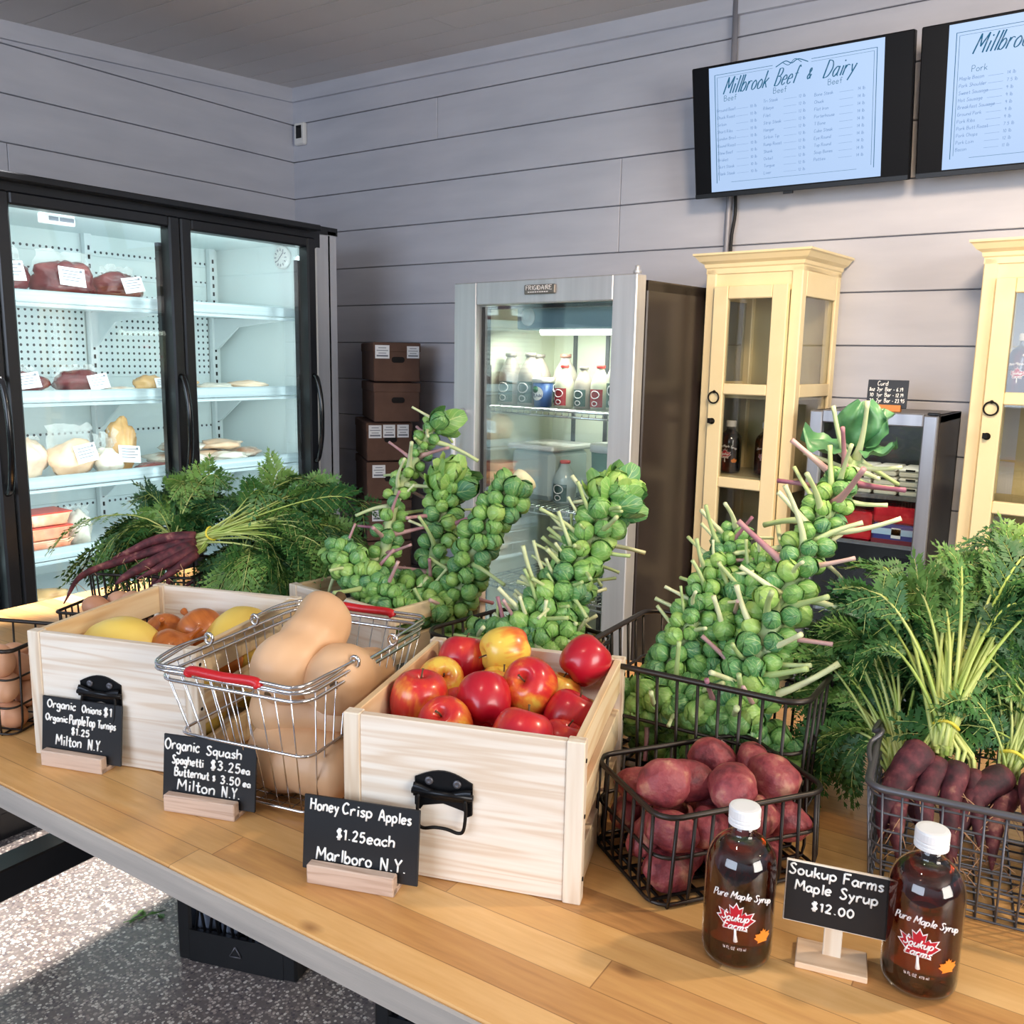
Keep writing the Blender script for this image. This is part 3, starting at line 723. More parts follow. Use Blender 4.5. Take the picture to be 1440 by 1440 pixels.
mb = MB(); mb.box(L(-2.84, 1.53, 1.90), (.02, .11, .03), 0, None, .003); tg = mb.build('temperature_gauge', M_white, mz)
mb = MB(); mb.box(L(-2.829, 1.515, 1.9), (.002, .03, .012)); mb.box(L(-2.829, 1.557, 1.9), (.002, .045, .012)); mb.build('gauge_window', M_ink, tg)
for y in (1.0, 1.585, 2.18):
    area('fridge_led', (-2.81, y, 1.05), (-3.4, y, 1.05), .45, 6.5, (.84, .97, 1.0), 1.7)

# packs of meat on its shelves
def pack(name, label, cat, x, y, z, size, mat, rz=0.0, tilt=0.0, seed=1, lab=None, flap=None, group=None):
    """size = (depth, width, height); lab = (y, z, w, h, tilt) of the paper label on the front"""
    t = thing(name, label, cat, (x, y, z), rz, group); d, w, h = size
    nz = lambda q: 1+.30*(noise.noise(q*1.7+V((seed*3.1, 0, 0))))+.12*noise.noise(q*5+V((0, seed*2.0, 0)))
    mb = MB()
    def f(q): return nz(q)
    mb.ball((0, 0, 0), (d/2, w/2, h/2), 28, 16, 0, RY(tilt), f)
    lo = min(p.z for p in mb.v); hi = max(p.z for p in mb.v)
    for p in mb.v: p.z = (p.z-lo)/(hi-lo)*h
    for p in mb.v: p.z = max(p.z-.06*h, 0)
    mb.build('contents', mat, t)
    fx = max(p.x for p in mb.v)
    if lab:
        ly, lz, lw, lh, lt = lab; near = [p for p in mb.v if abs(p.y-ly) < lw*.6 and abs(p.z-lz) < max(lh*.6, .02)]
        lx = max([p.x for p in near] or [fx])+.003
        mb = MB(); M = T(lx, ly, lz) @ RY(-.25) @ RX(lt)
        mb.box((0, 0, 0), (.002, lw, lh), 0, M); p = mb.build('paper_label', M_label, t)
        mb = MB()
        for k in range(4): mb.box((.0014, -.06*lw*(k % 2), lh*(.3-.17*k)), (.0006, lw*(.75-.12*(k % 2)), lh*.05), 0, M)
        mb.box((.0014, lw*.36, lh*.33), (.0006, lw*.1, lh*.14), 0, M); mb.build('label_print', M_ink, p)
    if flap:
        fw, fh = flap; mb = MB(); n = 10; vs = []; fs = []
        for i in range(n+1):
            for j in range(7):
                u = i/n-.5; v = j/6
                vs.append(V((.03*noise.noise(V((u*7, v*5, seed)))-d*.1*(1-v), u*(w*.95*(1-v)+fw*v)+.02*noise.noise(V((u*4, v*6, seed+9))), h*.55+v*fh*(1+.35*noise.noise(V((u*6, seed, v)))))))
        for i in range(n):
            for j in range(6): a = i*7+j; fs.append((a, a+7, a+8, a+1))
        mb.add(vs, fs, 0, True); mb.build('bag_top', M_filmdense, t)
    return t
s1, s2, s3, s4, s5 = [z+.001 for z in (SHELF[0]-.02, SHELF[1]-.02, SHELF[2]-.02, SHELF[3]-.02, SHELF[4]-.02)]
pg = 'beef roasts on the top shelf'
pack('beef_roast_pack', 'large bagged beef roast at the left end of the top fridge shelf', 'meat pack', -2.96, 1.405, s1, (.13, .17, .13), M_meat, 0, 0, 1, (-.0, .075, .08, .062, .05), (.10, .09), pg)
pack('beef_roast_pack', 'largest bagged beef roast, middle of three on the top fridge shelf', 'meat pack', -2.95, 1.60, s1, (.13, .20, .135), M_meat, 0, 0, 2, (-.01, .07, .085, .06, -.06), (.17, .08), pg)
pack('beef_roast_pack', 'bagged beef roast with a tilted label beside the fridge mullion, top shelf', 'meat pack', -2.95, 1.79, s1, (.13, .17, .115), M_meat, 0, 0, 3, (.01, .06, .075, .052, .18), (.10, .06), pg)
pack('flat_pack', 'single flat film pack lying on the right part of the top fridge shelf', 'meat pack', -3.02, 2.18, s1, (.14, .13, .02), M_palepack, .1, 0, 4)
pack('beef_pack', 'dark red beef pack with a large tilted label, left end of the second shelf', 'meat pack', -2.96, 1.43, s2, (.13, .17, .085), M_meat, 0, 0, 5, (.0, .05, .08, .05, .12), (.1, .05))
pack('beef_pack', 'red beef pack with a white label near the upright, second fridge shelf', 'meat pack', -2.95, 1.63, s2, (.12, .17, .09), M_meat, 0, 0, 6, (.03, .045, .07, .05, .15), (.1, .05))
pack('flat_pack', 'thin pale flat pack between red beef and tan pack, second fridge shelf', 'meat pack', -2.95, 1.77, s2, (.12, .13, .028), M_palepack, 0, 0, 7)
pack('smoked_pack', 'tan smoked pack with a label next to the fridge mullion, second shelf', 'meat pack', -2.95, 1.89, s2, (.10, .11, .07), M_tanpack, 0, 0, 8, (.015, .04, .06, .035, .08))
for i, (y, w, h, nm) in enumerate(((2.03, .16, .06, 'heaped pale packs just right of the mullion, second fridge shelf'), (2.2, .16, .035, 'low pale pack in the middle of the right door, second fridge shelf'), (2.36, .15, .045, 'small pinkish pack farthest right on the second fridge shelf'))):
    pack('flat_pack', nm, 'meat pack', -3.0, y, s2, (.16, w, h), (M_tanpack, M_palepack, M_poultry)[i], .1*i, 0, 20+i)
pack('poultry_pack', 'pale bagged poultry at the left end of the third fridge shelf', 'meat pack', -2.97, 1.44, s3, (.12, .14, .15), M_poultry, 0, 0, 9, None, (.1, .06))
pack('poultry_pack', 'bagged whole chicken with a folded label, third fridge shelf', 'meat pack', -2.93, 1.575, s3, (.11, .16, .14), M_poultry, 0, 0, 10, (.02, .085, .075, .06, .15), (.16, .10))
pack('poultry_pack', 'white blocky poultry piece beside the tall pack, third fridge shelf', 'meat pack', -2.93, 1.70, s3, (.10, .10, .10), M_palepack, 0, 0, 11, None, (.08, .09))
pack('tall_pack', 'tall upright meat pack with a white label, third fridge shelf', 'meat pack', -2.96, 1.775, s3, (.08, .11, .21), M_tanpack, 0, 0, 12, (.0, .065, .08, .06, -.12), (.1, .04))
pack('flat_pack', 'dark flat pack lying under the tall upright pack, third fridge shelf', 'meat pack', -2.92, 1.87, s3, (.08, .13, .03), M_meat, 0, 0, 13)
for i, (x, y, dz, w, nm) in enumerate(((-3.06, 2.02, 0, .17, 'bottom left'), (-2.96, 2.05, 0, .14, 'front left'), (-3.05, 2.2, 0, .18, 'bottom middle'), (-2.95, 2.22, 0, .15, 'front middle'), (-3.05, 2.37, 0, .15, 'right end'),
                                   (-3.05, 2.08, .042, .18, 'upper left'), (-3.03, 2.24, .042, .17, 'topmost right'))):
    pack('flat_pack', 'flat pale vacuum pack at the '+nm+' of the heap, third fridge shelf', 'meat pack', x, y, s3+dz, (.15 if x < -3 else .11, w, .045), (M_palepack, M_palepack, M_poultry, M_tanpack)[i % 4] if i != 3 else M_palepack, .15*(i % 3-1), 0, 30+i, group='flat packs heaped on the third shelf')
def carton_stack():
    for k in range(3):
        t = thing('meat_tray', 'orange pink ribbed meat tray, '+('lowest', 'middle', 'topmost')[k]+' of three stacked on the fourth fridge shelf', 'tray', (-2.94, 1.465, s4+.046*k), 0, 'meat trays on the fourth shelf')
        mb = MB(); n = 40; vs = []
        P = rrect(.12, .15, .02, 9)
        for s, z in ((.86, 0), (1.0, .034), (1.04, .034), (1.04, .038), (.98, .038), (.84, .006)):
            for i, (x, y) in enumerate(P): q = s*(1-.035*(i % 2)); vs.append((x*q, y*q, z))
        n = len(P); fs = [tuple(range(n))[::-1]]
        for j in range(5): fs += [(j*n+i, j*n+(i+1) % n, (j+1)*n+(i+1) % n, (j+1)*n+i) for i in range(n)]
        fs.append(tuple(5*n+i for i in range(n))); mb.add(vs, fs); mb.build('tray', M_orange, t)
        mb = MB(); mb.box((0, 0, .0405), (.122, .152, .004), 0, None, .002); mb.build('lid', plain('red_lid_%d' % k, S(214, 70, 54) if k else S(240, 190, 160), .3), t)
carton_stack()
pack('poultry_pack', 'clear crinkled bag of meat right of the stacked orange trays, fourth fridge shelf', 'meat pack', -2.98, 1.60, s4, (.12, .10, .13), M_palepack, 0, 0, 14, None, (.12, .06))
pack('flat_pack', 'yellowish flat pack at the left end of the fifth fridge shelf', 'meat pack', -2.96, 1.46, s5, (.13, .17, .055), M_tanpack, 0, 0, 15)
t = thing('wire_bin', 'white wire bin of packs at the bottom left of the meat fridge', 'bin', (-2.98, 1.49, .50))
mb = MB()
for k in range(12):
    for x in (-.13, .13): mb.tube([(x, -.16+.029*k, 0), (x, -.16+.029*k, .12)], .0022, 6)
for z in (0, .06, .12): mb.tube([(-.13, -.16, z), (.13, -.16, z), (.13, .16, z), (-.13, .16, z)], .003, 6, 0, True)
mb.box((0, 0, -.004), (.27, .33, .006)); mb.build('wire_body', M_shelf, t)
mb = MB(); mb.box(L(-3.11, 1.6, .488), (.50, 1.80, .012)); mb.build('shelf', M_shelf, mz)
pack('flat_pack', 'pinkish pack inside the white wire bin', 'meat pack', -2.98, 1.47, .502, (.16, .22, .09), M_poultry, 0, 0, 16)
# ---------------------------------------------------------------- cardboard boxes beside the meat fridge
BA = math.radians(52)
def carton(dx, z, h, label, labels, hole=True):
    t = thing('cardboard_box', label, 'cardboard box', (-2.672+dx, 2.752, z), BA, 'cardboard boxes stacked in the corner')
    w, d = .195, .40                                   # face turned to the right, and length going back to the left
    mb = MB(); mb.box((w/2, d/2, h/2), (w, d, h-.004), 0, None, .004); mb.box((w/2, d/2, h-.022), (w+.005, d+.005, .038), 0, None, .003)
    mb.build('carton', M_card, t)
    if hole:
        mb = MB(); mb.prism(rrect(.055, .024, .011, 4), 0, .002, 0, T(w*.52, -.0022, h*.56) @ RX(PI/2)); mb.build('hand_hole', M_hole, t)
    for k, (x, zz, lw, lh) in enumerate(labels):
        mb = MB(); mb.box((x, -.004, zz), (lw, .0015, lh)); p = mb.build('paper_label', M_label, t)
        mb = MB()
        for q in range(4): mb.box((x, -.0052, zz+lh*(.3-.2*q)), (lw*(.8 if q % 2 else .55), .0006, lh*(.05 if q < 3 else .12))); 
        mb.build('label_print', M_ink, p)
carton(0, 1.392, .166, 'top cardboard box of the corner stack, two white labels', [(.035, .125, .06, .055), (.165, .125, .052, .05)])
carton(.0, 1.222, .168, 'unlabelled cardboard box second from the top of the corner stack', [])
carton(-.045, 1.052, .168, 'cardboard box in the middle of the corner stack, three labels', [(.035, .128, .055, .055), (.095, .13, .052, .055), (.155, .13, .05, .055)])
carton(-.045, .884, .166, 'cardboard box fourth from the top of the corner stack, one label', [(.05, .125, .056, .055)])
carton(-.050, .70, .182, 'cardboard box fifth from the top of the corner stack, half hidden by sprouts', [(.05, .12, .055, .06)])
carton(-.050, .35, .348, 'tall lower cardboard box under the corner stack, mostly hidden', [], False)
carton(-.050, .0, .348, 'lowest cardboard box of the corner stack on the floor, hidden', [], False)

# ---------------------------------------------------------------- stainless glass-door fridge
FA = math.radians(-6)
fr = thing('upright_fridge', 'stainless steel upright fridge with one glass door and dark sides', 'fridge', (-2.008, 2.465, 0), FA)
FM = T(-2.008, 2.465, 0) @ RZ(FA)
mb = MB(); w, d, h = .752, .55, 1.735
mb.box((.012, d/2+.03, h/2), (.024, d-.06, h), 0, None, .004); mb.box((w-.012, d/2+.03, h/2), (.024, d-.06, h), 0, None, .004)
mb.box((w/2, d-.012, h/2), (w, .024, h)); mb.box((w/2, d/2+.03, h-.015), (w, d-.06, .03)); mb.box((w/2, d/2+.03, .20), (w, d-.06, .40)); mb.build('cabinet_shell', M_darkside, fr)
mb = MB()
mb.box((.034, .305, 1.05), (.02, .45, 1.29)); mb.box((w-.034, .305, 1.05), (.02, .45, 1.29)); mb.box((w/2, .515, 1.05), (w-.05, .02, 1.29)); mb.box((w/2, .305, 1.695), (w-.05, .45, .02)); mb.box((w/2, .305, .41), (w-.05, .45, .02))
mb.build('liner', plain('cream_liner', S(228, 232, 214), .4), fr)
mb = MB(); z0, z1 = .42, 1.75
for c, e in (((.052, .025, (z0+z1)/2), (.104, .05, z1-z0)), ((w-.043, .025, (z0+z1)/2), (.086, .05, z1-z0)), ((w/2+.01, .025, z1-.037), (w-.19, .05, .074)), ((w/2+.01, .025, z0+.07), (w-.19, .05, .14))): mb.box(c, e, 0, None, .003)
dr = mb.build('door', M_steel, fr)
mb = MB(); mb.box((w/2+.009, .028, 1.115), (.575, .006, 1.14)); mb.build('glass_pane', M_glass, dr)
mb = MB()
for c, e in (((.112, .045, 1.1), (.014, .03, 1.14)), ((w-.09, .055, 1.1), (.008, .02, 1.14)), ((w/2, .055, 1.668), (.56, .02, .01))): mb.box(c, e)
mb.build('gasket', M_rubber, dr)
mb = MB(); mb.tube([(.047, 0, 1.315)]+[(.047, -.045*math.sin(a), 1.315-.02*(1-math.cos(a))) for a in (.4, .8, 1.2, PI/2)]+[(.047, -.046, 1.2), (.047, -.046, .85), (.047, -.03, .81), (.047, 0, .80)], .011, 12); mb.build('handle', M_steel, dr)
mb = MB(); mb.box((.388, -.004, 1.717), (.128, .008, .03), 0, None, .003); bd = mb.build('badge', plain('badge_grey', S(138, 132, 126), .3, .7), dr)
mb = MB(); sw = text_w('FRIGIDAIRE', .0135); write(mb, 'FRIGIDAIRE', .388-.054, 1.7155, .0135, lambda u, v: V((u, -.0085, v)), .0011, 0, 0, 5, wscale=.108/sw)
for k in range(9): mb.box((.345+.0095*k, -.0085, 1.709), (.006, .001, .003))
mb.build('badge_lettering', M_printwhite, bd)
mb = MB(); mb.lathe([(.012, 0), (.012, .01), (.006, .018), (.008, .024), (0, .028)], 14, 0, T(w-.02, .03, 1.75)); mb.build('hinge_cap', M_steel, fr)
mb = MB(); mb.box((.42, .20, 1.64), (.50, .13, .085), 0, None, .006); fan = mb.build('cooling_unit', plain('cooling_unit_blue', S(122, 150, 164), .45), fr)
mb = MB(); mb.lathe([(.03, 0), (.03, .004), (.024, .005)], 24, 0, T(.225, .134, 1.64) @ RX(PI/2))
for r in (.008, .016): mb.tube([(.225+r*math.cos(a), .128, 1.64+r*math.sin(a)) for a in [2*PI*k/16 for k in range(16)]], .0015, 5, 0, True)
mb.build('fan_grille', M_shelf, fan)
mb = MB(); mb.tube([(.27, .155, 1.592), (.70, .155, 1.592)], .014, 12); mb.build('light_tube', M_led_warm, fr)
def wireshelf(z):
    mb = MB()
    for y in (.09, .495): mb.tube([(.05, y, z), (w-.05, y, z)], .004, 8)
    mb.tube([(.05, .088, z-.018), (w-.05, .088, z-.018)], .004, 8)
    for k in range(24): x = .06+(w-.12)*k/23; mb.tube([(x, .088, z-.014), (x, .092, z+.003), (x, .495, z+.003)], .0018, 5)
    for y in (.24, .39): mb.tube([(.05, y, z), (w-.05, y, z)], .0025, 6)
    mb.build('wire_shelf', M_chrome, fr)
for z in (1.33, .995, .70): wireshelf(z)
mb = MB()
for x in (.15, .30, .6):
    for y in (.502,): mb.box((x, y, 1.05), (.014, .012, 1.2))
mb.box((.058, .12, 1.25), (.012, .012, .45)); mb.build('shelf_post', M_wiregrey, fr)
area('fridge_tube', FM @ V((.40, .17, 1.585)), FM @ V((.40, .3, 1.0)), .5, 6.0, (.97, 1.0, .88), .08)
def fpt(x, y, z): p = FM @ V((x, y, z)); return (p.x, p.y, p.z)
def milk(x, y, z, r, h, label, cap, tint, lab, name='milk_bottle', group='milk bottles on the fridge shelf'):
    t = thing(name, label, 'bottle', fpt(x, y, z), FA, group)
    mb = MB(); mb.lathe([(r*.92, 0), (r, .008), (r, h*.52), (r*.96, h*.60), (r*.72, h*.74), (r*.42, h*.86), (r*.36, h*.92), (r*.36, h*.94)], 20); mb.build('body', tint, t)
    mb = MB(); mb.lathe([(r*.44, h*.93), (r*.46, h*.935), (r*.46, h*.995), (r*.40, h)], 16); mb.build('cap', cap, t)
    mb = MB(); n = 9; vs = []
    for i in range(n):
        a = -PI/2+(-.85+1.7*i/(n-1))
        for zz in (h*.06, h*.46): vs.append((r*1.012*math.cos(a), r*1.012*math.sin(a), zz))
    mb.add(vs, [(2*i, 2*i+2, 2*i+3, 2*i+1) for i in range(n-1)], 0, True); lb = mb.build('label', lab, t)
    mb = MB(); q = r*.5
    for cz, rr in ((h*.34, q), (h*.14, q*.6)):
        mb.tube([(r*1.02*math.sin(rr*math.cos(a)/r), -r*1.02*math.cos(rr*math.cos(a)/r), cz+rr*.75*math.sin(a)) for a in [2*PI*k/14 for k in range(14)]], r*.05, 5, 0, True)
    mb.build('emblem', M_printwhite, lb)
capg = plain('grey_cap', S(120, 112, 106), .4); capr = plain('red_cap', S(214, 50, 44), .4)
tint1 = plain('chocolate_milk', S(160, 150, 140), .3); tint2 = plain('cream_milk', S(206, 206, 184), .3)
labg = plain('dark_label', S(58, 84, 78), .5); labr = plain('red_label', S(168, 44, 52), .5)
z = 1.336
milk(.10, .19, z, .044, .182, 'tall grey-capped milk bottle at the left end of the fridge shelf', capg, tint1, labg)
milk(.192, .19, z, .044, .184, 'tall grey-capped milk bottle directly left of the blue tub', capg, tint1, labg)
milk(.150, .29, z, .044, .18, 'tall milk bottle behind the two front grey-capped bottles', capg, tint1, labg)
milk(.262, .30, z, .044, .182, 'tall milk bottle behind the blue tub', plain('brown_cap', S(140, 96, 84), .4), tint1, labg)
milk(.345, .19, z, .033, .145, 'small red-capped milk bottle right of the blue tub', capr, tint2, labr)
milk(.42, .20, z, .033, .14, 'small grey-capped milk bottle between red-capped ones', capg, tint1, labg)
milk(.49, .20, z, .033, .146, 'small red-capped milk bottle left of the tall red-capped one', capr, tint2, labr)
milk(.515, .29, z, .033, .146, 'small red-capped milk bottle in the second row', capr, tint2, labr)
milk(.575, .19, z, .044, .195, 'tall red-capped milk bottle at the right edge of the glass door', capr, tint2, labg)
t = thing('yogurt_tub', 'blue and white yogurt tub between the milk bottles', 'tub', fpt(.268, .17, z), FA)
mb = MB(); mb.lathe([(.030, 0), (.036, .085)], 24); mb.build('cup', plain('tub_blue', S(70, 104, 166), .4), t)
mb = MB(); mb.lathe([(.0385, .083), (.0385, .098), (.036, .10), (0, .10)], 24); mb.build('lid', M_white, t)
mb = MB(); vs = [(0.0345*math.sin(0), -.0358, .046)]
for k in range(20):
    a = 2*PI*k/20; u = .024*math.cos(a); v = .024*math.sin(a); vs.append((.0352*math.sin(u/.035), -.0352*math.cos(u/.035), .046+v))
mb.add(vs, [(0, 1+k, 1+(k+1) % 20) for k in range(20)]); pl = mb.build('label', M_white, t)
mb = MB(); write(mb, 'PLAIN', -.017, .034, .011, lambda u, v: V((.0362*math.sin(u/.035), -.0362*math.cos(u/.035), v)), .0009)
mb.build('lettering', plain('navy_print', S(50, 64, 110), .5), pl)
mb = MB(); mb.lathe([(0, .001), (.012, 0)], 16, 0, T(-.004, -.0372, .060) @ RX(PI/2)); mb.build('emblem', plain('green_print', S(50, 120, 80), .5), pl)
t = thing('storage_tub', 'translucent tub with a pale lid on the middle shelf of the upright fridge', 'tub', fpt(.20, .30, 1.001), FA)
mb = MB(); mb.box((0, 0, .09), (.20, .22, .18), 0, None, .02); mb.build('tub_body', plain('milky_plastic', S(186, 200, 200), .4), t)
mb = MB(); mb.box((0, 0, .187), (.215, .235, .02), 0, None, .006); mb.build('lid', M_white, t)
milk(.335, .22, 1.001, .04, .15, 'red-capped jar on the middle shelf of the upright fridge', capr, plain('jar_grey', S(176, 190, 190), .2), labg, 'jar', None)
t = thing('pail', 'green pail with a white lid on the middle fridge shelf, right side', 'pail', fpt(.50, .28, 1.001), FA)
mb = MB(); mb.lathe([(.07, 0), (.08, .20)], 24); mb.build('pail_body', plain('pail_green', S(96, 136, 124), .4), t)
mb = MB(); mb.lathe([(.085, .19), (.085, .212), (.08, .216), (0, .216)], 24); mb.build('lid', M_white, t)
t = thing('black_crate', 'small black lattice crate of white jugs at the right of the middle fridge shelf', 'crate', fpt(.64, .19, 1.001), FA)
mb = MB()
for k in range(-3, 4):
    mb.tube([(-.05, -.06, .08+.025*k), (.05, -.06, .08+.025*k+.05)], .004, 5); mb.tube([(-.05, -.06, .13+.025*k), (.05, -.06, .08+.025*k)], .004, 5)
for x in (-.055, .055): mb.box((x, 0, .09), (.008, .13, .18))
mb.box((0, .065, .09), (.11, .006, .18)); mb.build('lattice', M_milkcrate, t)
t2 = thing('milk_jug', 'white jug sticking out of the black crate in the upright fridge', 'jug', fpt(.64, .20, 1.003), FA)
mb = MB(); mb.lathe([(.036, 0), (.04, .01), (.04, .17), (.03, .21), (.014, .23), (.014, .24)], 18); mb.build('jug_body', M_white, t2)
mb = MB(); mb.lathe([(.018, .238), (.018, .252), (0, .253)], 14); mb.build('cap', plain('blue_cap', S(50, 90, 170), .4), t2)
milk(.40, .22, .706, .05, .2, 'milk jug on the lowest visible shelf of the upright fridge', M_white, plain('lower_milk', S(200, 206, 204), .3), labg, 'milk_jug', None)

# ---------------------------------------------------------------- cream cabinets
def shelf_bottle(loc, label, rz=0.0):
    t = thing('maple_syrup_bottle', label, 'bottle', loc, rz, 'syrup bottles in the cream cabinets'); syrup(t, False); return t
def cabinet(loc, rz, label, shelves):
    t = thing('glass_door_cabinet', label, 'cabinet', loc, rz, 'cream glass-door cabinets'); w, d, h = .318, .315, 1.79
    mb = MB(); p = .035
    for x in (p/2, w-p/2):
        for y in (p/2, d-p/2): mb.box((x, y, h/2), (p, p, h), 0, None, .003)
    mb.box((w/2, .006+.012, h-.035), (w-2*p, .024, .07)); mb.box((w/2, .018, .05), (w-2*p, .024, .10))
    for x in (.008, w-.008):
        for z, hh in ((h-.045, .09), (1.416, .04), (1.12, .04), (.78, .04), (.47, .04), (.08, .16)): mb.box((x, d/2, z), (.016, d-2*p, hh), 0, None, .002)
    mb.box((w/2, d/2, h-.008), (w, d, .016)); mb.box((w/2, d/2, .02), (w, d, .04)); mb.build('carcass', M_cream, t)
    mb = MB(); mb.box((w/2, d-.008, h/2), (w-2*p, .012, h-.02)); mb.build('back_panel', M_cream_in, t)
    mb = MB()
    for x in (.010, w-.010): mb.box((x, d/2, h/2), (.004, d-2*p, h-.04))
    mb.build('side_glass', M_cabglass, t)
    mb = MB(); P = [(0, 0), (.004, .004), (.006, .014), (.018, .022), (.028, .036), (.034, .040), (.034, .046)]
    vs = []; 
    for o, z in P: vs += [(-o, -o, h+z), (w+o, -o, h+z), (w+o, d+o*.3, h+z), (-o, d+o*.3, h+z)]
    fs = [(0, 3, 2, 1)]
    for j in range(len(P)-1): fs += [(4*j+i, 4*j+(i+1) % 4, 4*j+4+(i+1) % 4, 4*j+4+i) for i in range(4)]
    fs.append(tuple(4*(len(P)-1)+i for i in range(4))); mb.add(vs, fs); mb.build('crown_moulding', M_cream, t)
    for z in shelves:
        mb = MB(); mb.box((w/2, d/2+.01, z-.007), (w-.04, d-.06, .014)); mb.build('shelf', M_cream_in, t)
    mb = MB(); x0, x1, z0, z1 = .038, w-.038, .105, h-.055; sw = .048
    mb.box((x0+sw/2, -.006, (z0+z1)/2), (sw, .022, z1-z0), 0, None, .002); mb.box((x1-sw/2, -.006, (z0+z1)/2), (sw, .022, z1-z0), 0, None, .002)
    for z, hh in ((z1-.02, .04), (1.416, .034), (1.118, .034), (.78, .034), (.47, .034), (z0+.04, .08)): mb.box((w/2, -.006, z), (x1-x0-2*sw, .020, hh), 0, None, .003)
    dr = mb.build('door', M_cream, t)
    for a, b in ((1.433, z1-.04), (1.135, 1.399), (.797, 1.101), (.487, .763), (z0+.08, .453)):
        mb = MB(); mb.box((w/2, -.004, (a+b)/2), (x1-x0-2*sw, .003, b-a)); mb.build('glass_pane', M_cabglass, dr)
    mb = MB(); mb.tube([(x0+.022+.018*math.cos(a), -.024, 1.388+.018*math.sin(a)) for a in [2*PI*k/20 for k in range(20)]], .0025, 8, 0, True)
    mb.ball((x0+.022, -.021, 1.406), .005, 10, 8); mb.build('ring_pull', M_iron, dr)
    mb = MB(); mb.lathe([(.010, 0), (.010, .004), (.004, .006), (.004, .014)], 14, 0, T(x0+.018, -.017, 1.312) @ RX(PI/2)); mb.box((x0+.016, -.034, 1.314), (.012, .003, .016), 0, RZ(0), .001); mb.build('key', M_iron, dr)
    return t
CA = math.radians(-4)
cabinet((-1.205, 2.750, 0), CA, 'tall narrow cream cabinet beside the dark fridge side, two syrup bottles inside', (1.40, 1.135, .78, .47))
cabinet((-.415, 2.775, 0), CA, 'tall cream cabinet cut off by the right edge, under the pork menu', (1.418, 1.12, .78, .47))

# ---------------------------------------------------------------- small display fridge between the cabinets
mf = thing('display_fridge', 'small steel-framed glass door fridge between the two cream cabinets', 'fridge', (-.815, 2.655, .52))
w, d, h = .345, .36, .845
mb = MB()
for x in (.008, w-.008): mb.box((x, d/2+.02, h/2), (.016, d-.04, h), 0, None, .002)
mb.box((w/2, d-.008, h/2), (w, .016, h)); mb.box((w/2, d/2+.02, h-.01), (w, d-.04, .02)); mb.box((w/2, d/2+.02, .03), (w, d-.04, .06)); mb.build('cabinet_shell', M_darkside, mf)
mb = MB()
for x in (.018, w-.018): mb.box((x, .012, h/2+.01), (.036, .028, h-.02), 0, None, .003)
mb.box((w/2, .012, h-.014), (w-.072, .028, .036), 0, None, .003); mb.box((w/2, .012, .04), (w-.072, .028, .05), 0, None, .003)
dr = mb.build('door', M_steeldark, mf)
mb = MB(); mb.box((w/2, .014, h/2+.01), (w-.07, .004, h-.09)); mb.build('glass_pane', M_glass, dr)
mb = MB(); mb.box((w-.012, .01, h+.005), (.03, .03, .008), 0, None, .003); mb.build('hinge', M_black, mf)
for z in (.605, .465, .25, .12):
    mb = MB(); mb.box((w/2, .18, z), (w-.04, .28, .006)); mb.box((w/2, .042, z), (w-.04, .006, .012)); mb.build('shelf', M_chrome, mf)
area('display_fridge_light', (-.645, 2.70, 1.32), (-.645, 2.80, .9), .26, .3, (.95, .97, 1.0), .05)
t = thing('stand', 'plain dark stand carrying the small display fridge', 'stand', (-.6425, 2.84, 0))
mb = MB(); mb.box((0, 0, .505), (.38, .36, .03)); mb.build('stand_top', M_black, t)
for x in (-.17, .17):
    for y in (-.16, .16): mb = MB(); mb.box((x, y, .245), (.03, .03, .49)); mb.build('leg', M_black, t)
def fm(x, y, z): return (-.815+x, 2.655+y, .52+z)
M_pulp = plain('carton_pulp', S(212, 208, 192), .8)
def egg_carton(x, y, z, label):
    t = thing('egg_carton', label, 'egg carton', fm(x, y, z), 0, 'egg cartons in the small fridge')
    mb = MB(); mb.box((0, 0, .008), (.062, .13, .015), 0, None, .004); mb.box((0, 0, .020), (.066, .135, .012), 0, None, .005); mb.build('carton', M_pulp, t)
    mb = MB(); mb.box((0, -.067, .021), (.026, .003, .006), 0, None, .001); mb.build('clasp', M_hole, t)
for k in range(3):
    for j in range(4):
        if k == 2 and j == 0: continue
        egg_carton(.072+.070*j-.002*k, .12, .609+.0275*k, 'pale pulp egg carton, '+('bottom', 'middle', 'top')[k]+' row, '+('leftmost', 'second from left', 'third from left', 'rightmost')[j]+' in the small fridge')
def block(name, label, cat, x, y, z, size, mat, bands=(), group=None):
    t = thing(name, label, cat, fm(x, y, z), 0, group); sx_, sy_, sz_ = size
    mb = MB(); mb.box((0, 0, sz_/2), size, 0, None, .006); mb.build('pack_body', mat, t)
    for nm, bz, bh, bw, bx, m in bands:
        mb = MB(); mb.box((bx, -sy_/2-.0008, bz), (bw, .0016, bh)); mb.build(nm, m, t)
redwrap = noisy('red_foil', [(.3, S(170, 22, 40)), (.6, S(206, 40, 54)), (.8, S(236, 110, 110))], 30, 4, .2, .6, 40)
bluew = plain('blue_pack', S(44, 60, 140), .3); skyb = plain('light_blue_band', S(170, 204, 236), .4)
block('red_pack', 'red foil pack behind sprout stems, left on the red shelf of the small fridge', 'food pack', .135, .12, .469, (.10, .14, .085), redwrap)
block('red_pack', 'red foil pack on top of the blue box in the small fridge', 'food pack', .255, .12, .528, (.135, .14, .05), redwrap)
